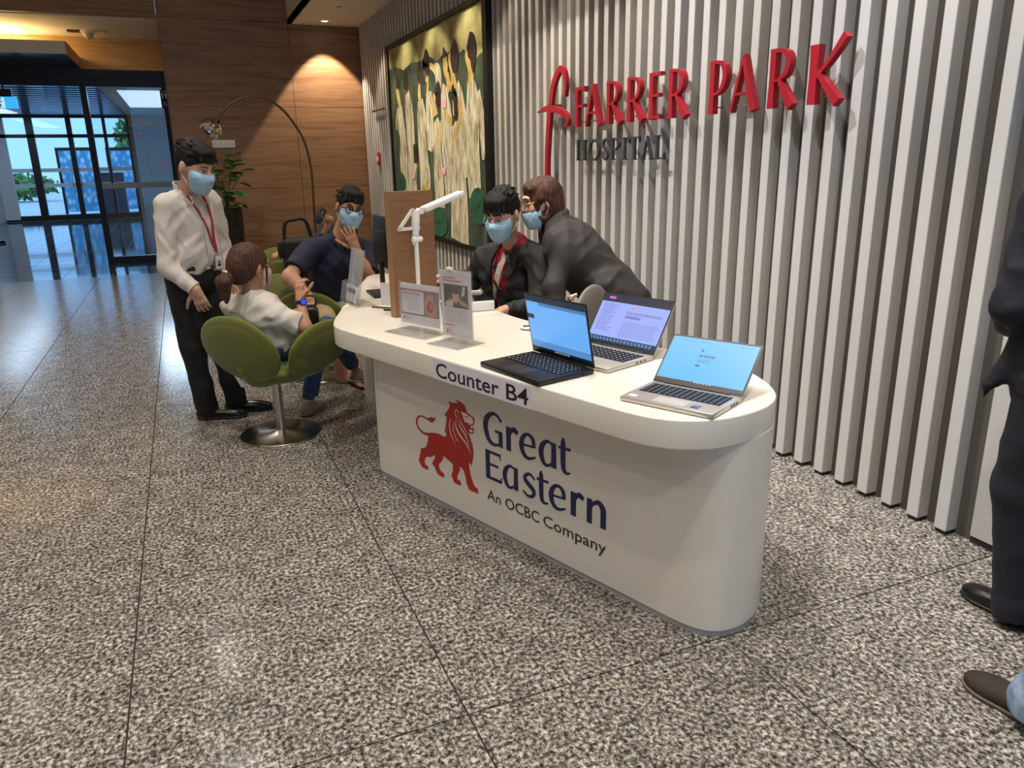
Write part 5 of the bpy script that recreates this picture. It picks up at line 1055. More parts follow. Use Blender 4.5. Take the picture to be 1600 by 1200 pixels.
# ---- 1. standing man in a white shirt
def standing_man():
    t = person('person', 'standing person in white shirt and red lanyard looking down', (.13, 5.0, 0))
    J = dict(pel=at(303, 430, 5.02), neck=at(291, 306, 4.99), rs=at(257, 322, 4.89), ls=at(331, 316, 5.12), rh=at(285, 440, 4.96), lh=at(321, 437, 5.09),
             rk=at(300, 540, 4.93), lk=at(344, 535, 5.06), ra=np.append(onz(322, 640, .0)[:2], .09), la=np.append(onz(372, 632, .0)[:2], .09), re=at(262, 418, 4.84), le=at(349, 392, 5.16), rw=at(305, 452, 4.76), lw=at(354, 432, 5.06))
    J['ra'] = np.array([-.02, 4.99, .09]); J['la'] = np.array([.16, 5.06, .09])
    B = Field(); _, R, f, up = torso_prims(B, J, -.012)
    C = at(304, 262, 4.90); hf = nrm([.62, -.66, -.46]); hu = nrm([.28, -.25, 1])
    B.cone(J['neck']-up*.03, C-hu*.06-hf*.015, .056, .05, .03)
    limb(B, J['rs'], J['re'], J['rw'], .048, .038, .027); limb(B, J['ls'], J['le'], J['lw'], .048, .038, .027); legs_field(B, J, (.08, .052, .035))
    hand(B, J['rw'], nrm([.28, .05, -1]), nrm([.2, .9, .1]), 1.05, .55, -1); hand(B, J['lw'], nrm([.3, -.2, -1]), nrm([-.4, -.8, .1]), 1.05, .5, 1)
    hR, hf, hu, P = make_head(t, B, C, hf, hu, 1.10, SKIN)
    sdf('body', B, SKIN, t, .0055)
    short_hair(t, C, hR, hf, hu, 1.10, seed=4, top=.018)
    S = Field(); torso_prims(S, J, .008); S.ell(lerp(J['pel'], J['neck'], .28)+f*.02, (.165, .125, .1), (R, f, up), .05)
    S.plane(J['pel']+up*.03, -up); S.ell(J['neck']+up*.055+f*.03, (.052, .055, .06), (R, f, up), .01, 'sub')
    for a, b, c in (('rs', 're', 'rw'), ('ls', 'le', 'lw')): S.join(sleeve(J[a], J[b], J[c], 1.93, .062, .053, .041), .03)
    sh = sdf('shirt', S, WSHIRT, t, .0075, wrinkle(.008, 60, 11, (1, 1, .7)))
    part('button_placket', ribbon(drape(S, [lerp(J['neck']-up*.05, J['pel']+up*.08, k) for k in np.linspace(0, 1, 12)], f, .003), R, .03, .002), WSHIRT, sh, raw=True)
    flap_collar(sh, WSHIRT, J['neck']+up*.012, R, f, up, 1.05)
    for q, w, e in (('rw', 'rw', 're'), ('lw', 'lw', 'le')): part('cuff', MB().tube([lerp(J[e], J[w], .86), lerp(J[e], J[w], .97)], .0425, 18), WSHIRT, sh, smooth='auto')
    T = Field(); T.ell(J['pel']+up*.01, (.178, .132, .13), (R, f, up), .04); legs_field(T, J, (.098, .074, .058), 0, .03); [T.cone(lerp(J[q+'k'], J[q+'a'], .6), J[q+'a']+Z3*-.035, .064, .064, .02) for q in 'rl']; T.plane(J['pel']+up*.085, up); T.plane((0, 0, .028), (0, 0, -1))
    tr = sdf('trousers', T, BLKTR, t, .008, wrinkle(.006, 36, 5))
    part('belt', MB().lathe([(1.0, -.018), (1.02, -.018), (1.02, .018), (1.0, .018)], J['pel']+up*.07, 32, (R*.172, f*.128, up)), BLACK, tr, smooth='auto'); part('belt_buckle', MB().box(J['pel']+up*.07+f*.133, (.022, .004, .017), (R, f, up)), CHROME, tr)
    shoe(t, np.array([-.075, 5.0, 0]), np.array([.205, 4.925, 0]), SHOEB); shoe(t, np.array([.10, 5.085, 0]), np.array([.375, 5.02, 0]), SHOEB)
    LAN = mat('lanyard_red', 'a3202a', .6)
    nb = J['neck']; bd = lerp(J['neck'], J['pel'], .68)+f*.1+R*-.055
    for sg in (1, -1):
        pts = drape(S, [lerp(nb+R*sg*.055+up*.01, bd, k) for k in np.linspace(0, 1, 14)], f, .005); part('lanyard', ribbon(pts, nrm(R+up*.3*sg), .014), LAN, t, raw=True)
    bp = drape(S, [bd], f, .012)[0]; bg = part('badge', MB().box(bp-up*.06, (.030, .003, .046), (R, f, up)), mat('badge_holder', '8a8ca8', .3), t, bevel=.003)
    part('badge_card', MB().box(bp-up*.06+f*.0035, (.024, .0006, .039), (R, f, up)), PAPER, bg); part('badge_photo', MB().box(bp-up*.063+f*.0043, (.011, .0004, .013), (R, f, up)), mat('badge_face', '8d6a58', .6), bg); part('badge_photo_suit', MB().box(bp-up*.078+f*.0047, (.013, .0004, .006), (R, f, up)), BLACK, bg)
standing_man()

# ---- tulip chairs
GREEN = mat('olive_wool', '5f6318', .85, noise=(160, .12), bump=(220, .15), sheen=.2)
def tulip_chair(label, c, yaw, group='green swivel tub chairs'):
    c = np.array([c[0], c[1], 0.0]); f = np.array([math.cos(yaw), math.sin(yaw), 0]); R = np.cross(f, Z3); P = lambda r, y, z: c+R*r*.93+f*(y*.95+.035)+Z3*z
    t = thing('tub_chair', label, 'chair', (c[0], c[1], 0), group)
    part('base_plate', MB().lathe([(0, 0), (.235, 0), (.238, .004), (.235, .009), (.06, .018), (.03, .03), (0, .03)], (c[0], c[1], 0), 48), CHROME, t, smooth='auto', angle=.5)
    part('column', MB().lathe([(.026, .02), (.026, .33), (.05, .36), (0, .36)], (c[0], c[1], 0), 24), CHROME, t, smooth='auto')
    bu = nrm(Z3-f*.30); bf = nrm(np.cross(bu, R)); bf = bf if bf @ f > 0 else -bf
    S = Field(); S.ell(P(0, .03, .405), (.25, .25, .055), (R, f, Z3), .04); S.ell(P(0, -.02, .38), (.19, .19, .05), (R, f, Z3), .05); S.cone(P(0, -.16, .40), P(0, -.25, .46), .07, .05, .06)
    sdf('seat', S, GREEN, t, .009)
    Bk = Field(); Bk.ell(P(0, -.285, .570), (.292, .042, .205), (R, bf, bu), .02); Bk.ell(P(0, -.265, .555), (.26, .05, .17), (R, bf, bu), .03); Bk.ell(P(0, -.02, .60), (.30, .235, .19), (R, bf, bu), .02, 'sub')
    bo = sdf('backrest', Bk, GREEN, t, .009)
    Bp = Field(); Bp.ell(P(0, -.293, .567), (.262, .043, .180), (R, bf, bu), .02); sdf('outer_pad', Bp, GREEN, bo, .009)
    for sg in (1, -1):
        wu = nrm(Z3+R*sg*.34); wn = nrm(np.cross(wu, f)); W_ = Field(); W_.ell(P(sg*.295, .07, .54), (.038, .25, .165), (wn, f, wu), .03); W_.cone(P(sg*.16, -.04, .405), P(sg*.25, -.10, .47), .05, .035, .06); W_.cone(P(sg*.18, .08, .40), P(sg*.25, .10, .46), .045, .035, .06)
        wo = sdf('wing', W_, GREEN, t, .009); Wp = Field(); Wp.ell(P(sg*.303, .075, .535), (.036, .215, .135), (wn, f, wu), .03); sdf('outer_pad', Wp, GREEN, wo, .009)
    part('care_tag', MB().box(P(-.10, -.235, .37), (.018, .0015, .05), (R, nrm(f+Z3*.3), nrm(Z3-f*.3-R*.3))), PAPER, t); return t
tulip_chair('olive green tub chair under the seated customer in white tee', (.375, 4.50), math.atan2(.62, .78))
tulip_chair('olive green tub chair under the seated customer in navy polo', (.80, 5.72), math.atan2(-.55, .82))
tulip_chair('olive green tub chair farthest back, behind the navy polo customer', (.95, 7.6), math.atan2(-.6, .5))

# ---- 2. seated woman in a white tee, seen from behind
def seated_woman():
    t = person('person', 'seated person with brown ponytail in white tee, back to camera', (.40, 4.55, 0))
    J = dict(pel=np.array([.40, 4.53, .545]), neck=at(393, 466, 4.52), rs=at(437, 496, 4.36), ls=at(362, 480, 4.70), re=at(477, 512, 4.34), rw=at(470, 470, 4.42), le=at(420, 500, 4.86), lw=at(470, 487, 4.80))
    J['rh'] = J['pel']+np.array([.075, -.05, -.02]); J['lh'] = J['pel']+np.array([-.04, .10, -.02])
    J['rk'] = at(512, 512, 4.68); J['lk'] = at(500, 520, 4.92); J['ra'] = at(553, 572, 4.98); J['la'] = np.array([.60, 4.84, .10])
    B = Field(); _, R, f, up = torso_prims(B, J, -.014, .92)
    C = at(391, 417, 4.53); hf = nrm([.80, .52, -.10]); hu = nrm([.12, .06, 1])
    B.cone(J['neck']-up*.03, C-hu*.06-hf*.015, .048, .045, .03)
    limb(B, J['rs'], J['re'], J['rw'], .042, .036, .024); limb(B, J['ls'], J['le'], J['lw'], .042, .034, .024); legs_field(B, J, (.075, .05, .032))
    hand(B, J['rw'], nrm(at(466, 432, 4.46)-J['rw']), nrm([.75, .55, .25]), .98, [.9, .8, .8, .9], -1); hand(B, J['lw'], nrm([.6, -.35, -.3]), nrm([.1, -.1, -1]), .95, .7, -1)
    hR, hf, hu, P = make_head(t, B, C, hf, hu, 1.06, SKIN2, brows=False, hm=HAIRBR, mm=mat('mask_pale', 'cdb8ab', .7))
    sdf('body', B, SKIN2, t, .0055)
    H = Field(); ax = (hR, hf, hu); s = 1.06
    H.ell(P(0, -.022, .028), np.array([.088, .108, .102])*s, ax, .03); H.ell(P(0, -.07, -.03), np.array([.07, .06, .07])*s, ax, .04); H.ell(P(0, .115, -.03), np.array([.06, .07, .10])*s, ax, .02, 'sub'); H.plane(P(0, .0, -.03), nrm(-hu+hf*.9))
    hb = P(-.02, -.118, -.045)
    for k, (dx, dz) in enumerate(((0, 0), (.012, -.01), (-.014, -.02), (.004, -.03))):
        H.cone(hb+hR*dx, hb-hf*.035-hu*.04+hR*dx*1.5, .022, .03, .02); H.cone(hb-hf*.035-hu*.04+hR*dx*1.5, hb-hf*.02-hu*(.12-dz)+hR*dx*2.2, .028, .010, .02)
    H.cone(P(.075, .045, .01), P(.072, .055, -.13), .008, .003, .01)
    ho = sdf('hair', H, HAIRBR, t, .005, wrinkle(.003, 150, 8, (1, 1, .25)))
    part('hair_tie', MB().lathe([(.020, -.007), (.027, -.007), (.030, 0), (.027, .007), (.020, .007)], hb-hf*.012, 20, (hR, nrm(np.cross(nrm(hf*.8+hu*.5), hR)), nrm(hf*.8+hu*.5))), mat('tie_cream', 'd6c49a', .4), ho, smooth='auto')
    part('glasses', MB().tube([P(.058, .103, .012), P(.077, .05, .014), P(.08, -.01, .012)], .0022, 6).tube([P(.034, .109, .008)+s*(hR*.0255*math.cos(a)+hu*.0185*math.sin(a)) for a in np.linspace(0, 2*PI, 17)], .0022, 6, False), mat('gold_rim', 'a88a50', .3, .8), t, raw=True)
    S = Field(); torso_prims(S, J, .010, 1.0); S.ell(J['neck']+up*.05+f*.02, (.055, .06, .055), (R, f, up), .01, 'sub'); S.plane(J['pel']-up*.06, -up)
    S.join(sleeve(J['rs'], J['re'], J['rw'], .74, .066, .066, .06), .03); S.join(sleeve(J['ls'], J['le'], J['lw'], .72, .062, .06, .06), .03)
    sdf('tee_shirt', S, mat('white_tee', 'cfc7bc', .8, bump=(80, .1)), t, .0075, wrinkle(.008, 52, 21))
    DEN = ramp_mat('denim', 'noise', [(.3, '24354f'), (.7, '41597c')], rough=.85, scale=30, detail=5, bump=.2)
    T = Field(); T.ell(J['pel']+up*.0, (.165, .13, .11), (R, f, up), .04); legs_field(T, J, (.088, .066, .05), 0, .03); T.plane(lerp(J['rk'], J['ra'], .93), J['ra']-J['rk']); T.plane((0, 0, .10), (0, 0, -1))
    sdf('jeans', T, DEN, t, .008, wrinkle(.006, 60, 6))
    SN = mat('beige_suede', '9a8672', .8); shoe(t, np.array([.545, 4.76, 0]), np.array([.70, 4.95, 0]), SN, sole=mat('sole_tan', '8a7a66', .7)); a = J['ra']; shoe(t, a+np.array([-.03, -.02, -.10]), a+np.array([.18, .10, -.15]), SN, sole=mat('sole_pale', 'c9bda8', .7))
    wd = nrm(at(466, 432, 4.46)-J['rw']); wp = J['rw']-wd*.012; sd_ = nrm(at(480, 463, 4.3)-at(470, 463, 4.42)); fx = nrm(np.array([.25, -1, .15])-wd*(np.array([.25, -1, .15]) @ wd)); fy = np.cross(wd, fx)
    wt = part('wrist_watch', MB().lathe([(.029, -.011), (.032, -.011), (.032, .011), (.029, .011)], wp, 24, (fx, fy, wd)), BLACK, t, 'black smart watch with a blue dial', smooth='auto')
    part('watch_case', MB().lathe([(0, -.004), (.021, -.004), (.022, .004), (.019, .007), (0, .007)], wp+fx*.031, 24, (fy, wd, fx)), BLACK, wt, smooth='auto'); part('watch_dial', MB().lathe([(0, .0075), (.016, .0075), (.016, .007)], wp+fx*.031, 20, (fy, wd, fx)), mat('dial_blue', '1c3fd0', .3, emit=('2348ff', .9)), wt)
seated_woman()
hb = at(483, 492, 4.62)
t = thing('handbag', 'small black handbag on the lap of the ponytailed customer', 'bag', hb-Z3*.06); sdf('pouch', Field().box(hb-Z3*.0, (.05, .06, .055), None, .02), mat('bag_leather', '131110', .35), t, .007); part('strap', MB().tube(catmull([hb+np.array([.03, -.04, .04]), hb+np.array([.04, -.03, .11]), hb+np.array([-.02, .05, .10]), hb+np.array([-.04, .04, .03])], 6), .006, 8), BLACK, t); part('buckle', MB().lathe([(.008, -.003), (.012, -.003), (.012, .003), (.008, .003)], hb+np.array([.03, -.055, .03]), 14, ((1, 0, 0), (0, 0, 1), (0, -1, 0))), CHROME, t)

# ---- 3. seated man in a navy polo
def navy_man():
    t = person('person', 'seated person in navy polo and glasses holding a hand over the face mask', (.85, 5.7, 0))
    J = dict(pel=np.array([.92, 5.72, .56]), neck=at(530, 371, 5.55), rs=at(484, 392, 5.52), ls=at(572, 392, 5.66), re=at(452, 432, 5.36), rw=at(481, 462, 5.20), le=at(577, 440, 5.42), lw=at(556, 388, 5.33))
    J['rh'] = J['pel']+np.array([-.09, -.04, 0]); J['lh'] = J['pel']+np.array([.09, .02, 0]); J['rk'] = at(507, 503, 5.22); J['lk'] = at(545, 505, 5.45); J['ra'] = at(537, 590, 5.42); J['la'] = np.array([1.32, 5.5, .09])
    B = Field(); _, R, f, up = torso_prims(B, J, -.010, 1.12)
    C = at(546, 326, 5.47); hf = nrm([.10, -1, -.18]); hu = nrm([.20, -.12, 1])
    B.cone(J['neck']-up*.03, C-hu*.06-hf*.015, .064, .058, .03)
    limb(B, J['rs'], J['re'], J['rw'], .056, .046, .031, mus=1); limb(B, J['ls'], J['le'], J['lw'], .056, .046, .031, mus=1); legs_field(B, J, (.088, .058, .04))
    hand(B, J['lw'], nrm(at(540, 352, 5.27)-J['lw']), nrm([.1, 1, .05]), 1.1, .32, 1, 1.6); hand(B, J['rw'], nrm(at(488, 487, 5.12)-J['rw']), nrm([.1, -.2, -1]), 1.08, .35, -1)
    a = J['ra']; tip = np.array([1.045, 5.13, .02]); hl = np.array([.965, 5.47, .03]); B.cone(a, hl+np.array([.02, -.04, .03]), .038, .036, .03); B.cone(hl, lerp(hl, tip, .65)+Z3*.012, .034, .036, .03)
    sd_ = nrm(np.cross(tip-hl, Z3))
    for k in range(5): B.cone(lerp(hl, tip, .68)+sd_*(-.034+.017*k)+Z3*.008, lerp(hl, tip, .98-.05*abs(k-1))+sd_*(-.036+.018*k)+Z3*.003, .0105, .0085, .006)
    hR, hf, hu, P = make_head(t, B, C, hf, hu, 1.10, SKIN2, glasses=(mat('dark_rim', '1d1716', .4), .0030))
    sdf('body', B, SKIN2, t, .0055)
    short_hair(t, C, hR, hf, hu, 1.10, seed=9, top=.016, fade=.014)
    S = Field(); torso_prims(S, J, .014, 1.15); S.ell(J['neck']+up*.06+f*.04, (.062, .062, .075), (R, f, up), .01, 'sub'); S.plane(J['pel']-up*.05, -up)
    S.join(sleeve(J['rs'], J['re'], J['rw'], .76, .080, .078, .07), .03); S.join(sleeve(J['ls'], J['le'], J['lw'], .76, .078, .076, .07), .03)
    NV = mat('navy_pique', '171b33', .8, bump=(150, .12)); so = sdf('polo_shirt', S, NV, t, .008, wrinkle(.008, 48, 31))
    for sg in (1, -1):
        q = Field(); q.cone(J['neck']+R*sg*.066-f*.03+up*.035, J['neck']+R*sg*.06+f*.05-up*.012, .017, .017, .01); q.cone(J['neck']+R*sg*.06+f*.05-up*.012, J['neck']+R*sg*.022+f*.088-up*.065, .017, .010, .01); sdf('collar', q, NV, so, .0055)
    T = Field(); T.ell(J['pel'], (.19, .15, .11), (R, f, up), .04)
    for q in 'rl': T.cone(J[q+'h'], lerp(J[q+'h'], J[q+'k'], .93), .108, .088, .03)
    sdf('shorts', T, mat('khaki', 'a8946f', .85), t, .008, wrinkle(.004, 34, 3))
    FL = mat('rubber_black', '121110', .6); sf = Field(); fd = nrm(tip-hl); sf.ell(lerp(hl, tip, .5)*np.array([1, 1, 0])+Z3*.0, (.05, .165, .022), (sd_, fd*np.array([1, 1, 0]), Z3), .01); sf.plane((0, 0, .002), (0, 0, -1)); sf.plane((0, 0, .014), (0, 0, 1)); so2 = sdf('flip_flop', sf, FL, t, .004)
    tp = lerp(hl, tip, .80)+Z3*.02; part('thong_strap', MB().tube(catmull([lerp(hl, tip, .5)+sd_*.048*1+Z3*.012, lerp(hl, tip, .62)+sd_*.03+Z3*.05, tp+Z3*.008, lerp(hl, tip, .62)-sd_*.03+Z3*.05, lerp(hl, tip, .5)-sd_*.048+Z3*.012], 6), .0075, 8), FL, so2)
    sf = Field(); l2 = np.array([1.32, 5.5, 0]); sf.ell(l2+np.array([0, -.08, 0]), (.05, .15, .022), None, .01); sf.plane((0, 0, .002), (0, 0, -1)); sf.plane((0, 0, .014), (0, 0, 1)); sdf('flip_flop', sf, FL, t, .005)
navy_man()

# ---- 4. seated staff member in a dark suit over a red shirt
SUIT = mat('suit_charcoal', '201d1c', .75, bump=(140, .1), noise=(60, .15)); REDSH = mat('red_shirt', 'a81626', .7)
def lapel(par, S, R, f, up, nb, sg, m, L=.24):
    pts = [nb+R*sg*.075+up*.0+f*.02, nb+R*sg*.085-up*.06+f*.06, nb+R*sg*.075-up*.12+f*.08, nb+R*sg*.025-up*L+f*.1]
    P = drape(S, catmull(pts, 5), nrm(f+up*.15), .004); part('lapel', ribbon(P, nrm(R*sg-up*.5), .045, .003), m, par, raw=True)
def staff_man():
    t = person('person', 'seated staff member in dark suit and red shirt behind the counter', (1.78, 4.35, 0))
    J = dict(pel=np.array([1.80, 4.38, .52]), neck=at(803, 383, 4.20), rs=at(757, 405, 4.42), ls=at(845, 405, 4.02), re=at(738, 440, 4.50), rw=at(706, 432, 4.52), le=at(842, 480, 3.92), lw=at(790, 485, 3.88))
    J['rh'] = J['pel']+np.array([-.02, .09, 0]); J['lh'] = J['pel']+np.array([-.04, -.09, 0]); J['rk'] = np.array([1.62, 4.66, .50]); J['lk'] = np.array([1.44, 4.28, .50]); J['ra'] = np.array([1.6, 4.62, .1]); J['la'] = np.array([1.42, 4.24, .1])
    B = Field(); _, R, f, up = torso_prims(B, J, -.014)
    C = at(786, 336, 4.10); hf = nrm([-.72, -.52, -.46]); hu = nrm([-.25, -.22, 1])
    B.cone(J['neck']-up*.03, C-hu*.06-hf*.015, .052, .048, .03)
    limb(B, J['rs'], J['re'], J['rw'], .046, .036, .026); limb(B, J['ls'], J['le'], J['lw'], .046, .036, .026); legs_field(B, J, (.075, .05, .034))
    hand(B, J['rw'], nrm(at(686, 432, 4.55)-J['rw']), nrm([0, 0, -1]), 1.05, .5, 1); hand(B, J['lw'], nrm([-1, -.1, -.1]), nrm([0, 0, -1]), 1.0, .4, -1)
    hR, hf, hu, P = make_head(t, B, C, hf, hu, 1.09, SKIN, glasses=(mat('silver_rim', 'b8b0a8', .3, .8), .0016))
    sdf('body', B, SKIN, t, .0055); short_hair(t, C, hR, hf, hu, 1.10, seed=14, top=.02, fringe=.022)
    sh = Field(); sh.ell(lerp(J['pel'], J['neck'], .62)+f*.022, (.125, .115, .2), (R, f, up), .03); sh.cone(J['neck']+R*.05, J['neck']-R*.05, .055, .055, .03); sh.cone(J['neck']-up*.03, J['neck']+up*.035, .066, .06, .03); sh.ell(J['neck']+up*.07+f*.02, (.05, .06, .05), (R, f, up), .01, 'sub')
    ro = sdf('red_shirt', sh, REDSH, t, .007)
    pts = [J['neck']-up*.035+f*.075, J['neck']-up*.12+f*.1, J['neck']-up*.22+f*.12, J['neck']-up*.36+f*.12]; Pd = drape(sh, catmull(pts, 6), f, .006); part('tie', ribbon(Pd, R, .045, .003), mat('tie_pale', 'b9aa9a', .6, noise=(60, .3)), ro, raw=True)
    LAN = mat('lanyard_red', 'a3202a', .6)
    for sg in (1, -1): part('lanyard', ribbon(drape(sh, [lerp(J['neck']+R*sg*.06, J['neck']-up*.33+f*.1, k) for k in np.linspace(0, 1, 10)], f, .009), R, .014), LAN, ro, raw=True)
    S = Field(); torso_prims(S, J, .018); limb(S, J['rs'], J['re'], lerp(J['re'], J['rw'], .82), .076, .060, .046, .035); limb(S, J['ls'], J['le'], lerp(J['le'], J['lw'], .85), .076, .062, .046, .035)
    Sx = Field().extend(S); V0 = J['neck']-up*.1+f*.17; S.ell(V0, (.036, .16, .15), (R, f, up), .015, 'sub'); S.ell(V0-up*.2, (.022, .12, .16), (R, f, up), .015, 'sub'); S.ell(J['neck']+up*.06+f*.05, (.06, .07, .08), (R, f, up), .01, 'sub')
    so = sdf('suit_jacket', S, SUIT, t, .0075, wrinkle(.009, 56, 41))
    for sg in (1, -1): lapel(so, S, R, f, up, J['neck'], sg, SUIT)
    T = Field(); T.ell(J['pel'], (.175, .14, .1), (R, f, up), .04); legs_field(T, J, (.09, .07, .055)); sdf('trousers', T, BLKTR, t, .009)
    shoe(t, np.array([1.66, 4.66, 0]), np.array([1.42, 4.56, 0]), SHOEB); shoe(t, np.array([1.48, 4.27, 0]), np.array([1.24, 4.17, 0]), SHOEB)
    return J
JS = staff_man()
mc = at(690, 436, 4.53); mc[2] = ZT+.016
solo('computer_mouse', Field().ell((mc[0], mc[1], ZT+.012), (.035, .055, .024), None, .01).plane((0, 0, ZT+.001), (0, 0, -1)).mesh(.004), BLACK, 'black computer mouse under the seated staff hand', 'mouse', smooth=True, raw=True)

# ---- 5. staff woman leaning over
def leaning_woman():
    t = person('person', 'staff member with brown bob in grey blazer leaning over a seated colleague', (2.27, 3.78, 0))
    GREYB = mat('blazer_grey', '2e2a28', .78, bump=(160, .1), noise=(50, .12))
    J = dict(pel=at(955, 458, 3.83), neck=at(872, 348, 4.02), rs=at(862, 352, 4.22), ls=at(885, 392, 3.86), le=at(866, 448, 3.79), lw=at(872, 492, 3.72), re=at(850, 420, 4.22), rw=at(846, 470, 4.18))
    J['rh'] = J['pel']+np.array([.05, .09, -.06]); J['lh'] = J['pel']+np.array([-.04, -.08, -.06]); J['rk'] = np.array([2.27, 3.95, .48]); J['lk'] = np.array([2.16, 3.78, .48]); J['ra'] = np.array([2.32, 3.92, .09]); J['la'] = np.array([2.22, 3.72, .09])
    B = Field(); _, R, f, up = torso_prims(B, J, -.014, .95)
    C = at(846, 314, 4.08); hf = nrm([-.97, .10, -.28]); hu = nrm([-.22, .0, 1])
    B.cone(J['neck']-up*.03, C-hu*.06-hf*.015, .047, .044, .03)
    limb(B, J['rs'], J['re'], J['rw'], .042, .034, .024); limb(B, J['ls'], J['le'], J['lw'], .042, .034, .024); legs_field(B, J, (.075, .05, .034))
    hand(B, J['lw'], nrm([.25, -.15, .25]), nrm([-.4, -.5, .3]), .95, .9, -1); hand(B, J['rw'], nrm([-.6, .1, -.5]), nrm([.2, .1, -1]), .95, .4, 1)
    hR, hf, hu, P = make_head(t, B, C, hf, hu, 1.07, SKIN, mask='chin', glasses=(mat('gold_rim', 'a88a50', .3, .8), .0014), hm=HAIRBR)
    sdf('body', B, SKIN, t, .0055)
    lp = Field(); lp.ell(P(0, .104, -.056), (.02, .006, .007), (hR, hf, hu), .004); sdf('lips', lp, LIP, t, .003)
    H = Field(); s = 1.07; ax = (hR, hf, hu); H.ell(P(0, -.02, .03), np.array([.09, .107, .10])*s, ax, .03); H.ell(P(0, -.05, -.05), np.array([.088, .07, .085])*s, ax, .04)
    for sg in (1, -1): H.ell(P(sg*.066, .02, -.02), np.array([.024, .045, .085])*s, ax, .03)
    H.ell(P(0, .038, .082), np.array([.07, .045, .034])*s, ax, .03); H.ell(P(0, .116, -.050), np.array([.072, .076, .100])*s, ax, .02, 'sub'); [H.ell(P(sg*.090, .030, -.035), np.array([.026, .040, .050])*s, ax, .015, 'sub') for sg in (1, -1)]; H.plane(P(0, 0, -.115), nrm(-hu+hf*.2))
    sdf('hair', H, HAIRBR, t, .005, wrinkle(.0028, 140, 18, (1, 1, .25)))
    S = Field(); torso_prims(S, J, .024, 1.08); S.ell(lerp(J['pel'], J['neck'], .45)+f*.05, (.19, .15, .2), (R, f, up), .05); S.cone(lerp(J['neck'], J['pel'], .3)-f*.005, J['pel']-up*.06-f*.01, .135, .15, .06); limb(S, J['ls'], J['le'], lerp(J['le'], J['lw'], .88), .072, .06, .05, .035); limb(S, J['rs'], J['re'], lerp(J['re'], J['rw'], .88), .07, .058, .048, .035)
    S.ell(J['pel']-up*.06, (.19, .15, .12), (R, f, up), .05); S.ell(J['pel']-up*.12+f*-.05, (.175, .12, .12), (R, f, up), .05); S.plane(J['pel']-up*.17, -up)
    S.ell(J['neck']+up*.06+f*.05, (.058, .07, .08), (R, f, up), .01, 'sub'); so = sdf('blazer', S, GREYB, t, .0075, wrinkle(.008, 42, 51)); 
    q = Field(); q.cone(J['neck']+R*.07-f*.03, J['neck']-f*.068+up*.02, .02, .022, .01); q.cone(J['neck']-f*.068+up*.02, J['neck']-R*.07-f*.02, .022, .02, .01); q.cone(J['neck']-R*.07-f*.02, J['neck']-R*.05+f*.08-up*.06, .02, .014, .01); sdf('collar', q, GREYB, so, .006)
    T = Field(); T.ell(J['pel']-up*.05, (.165, .13, .1), (R, f, up), .04); legs_field(T, J, (.09, .07, .055)); sdf('trousers', T, BLKTR, t, .009)
    shoe(t, np.array([2.36, 3.93, 0]), np.array([2.14, 4.0, 0]), SHOEB); shoe(t, np.array([2.26, 3.70, 0]), np.array([2.03, 3.76, 0]), SHOEB)
    return J
JL = leaning_woman()
pw = at(880, 468, 3.74); pv = at(902, 460, 3.70)
t = thing('marker_pen', 'white marker pen with red print held above the black laptop', 'pen', pw); part('barrel', MB().tube([pw, lerp(pw, pv, .75)], .009, 10), WHITE, t, smooth='auto'); part('print_band', MB().tube([lerp(pw, pv, .25), lerp(pw, pv, .55)], .0095, 10), REDTXT, t); part('cap', MB().tube([lerp(pw, pv, .72), pv], .0095, 10), mat('cap_grey', 'b9b4ae', .4), t)
# ---- grey staff chair behind the laptops
TAUPE = mat('taupe_shell', '7d7468', .6)
def staff_chair(lab, gc, gf):
    gc = np.array(gc, float); gf = nrm(gf)
    gR = np.cross(gf, Z3); gP = lambda r, y, z: gc+gR*r+gf*y+Z3*z
    t = thing('staff_chair', lab, 'chair', gc, 'taupe staff chairs')
    F = Field(); F.ell(gP(0, -.20, .72), (.23, .035, .21), (gR, gf, nrm(Z3-gf*.12)), .02); F.ell(gP(0, .03, .74), (.22, .2, .24), (gR, gf, Z3), .02, 'sub'); sdf('backrest', F, TAUPE, t, .008)
    F = Field(); F.ell(gP(0, .02, .46), (.23, .22, .04), (gR, gf, Z3), .02); F.cone(gP(0, -.17, .46), gP(0, -.215, .56), .05, .04, .05); sdf('seat', F, TAUPE, t, .009)
    part('column', MB().tube([gP(0, 0, .10), gP(0, 0, .44)], .025, 14), CHROME, t, smooth='auto')
    for k in range(5):
        a = 2*PI*k/5; e = gc+np.array([math.cos(a)*.28, math.sin(a)*.28, .07]); part('leg', MB().tube([gc+Z3*.11, e], [.022, .014], 8), CHROME, t, smooth='auto'); part('castor', MB().tube([e+np.array([-.012, 0, -.042]), e+np.array([.012, 0, -.042])], .028, 14), BLACK, t)
staff_chair('empty taupe shell chair between the counter and the slatted wall', (1.75, 3.56, 0), (-.55, .75, 0))
staff_chair('taupe shell chair under the seated staff member in red shirt', (1.80, 4.40, 0), (-.86, -.5, 0))

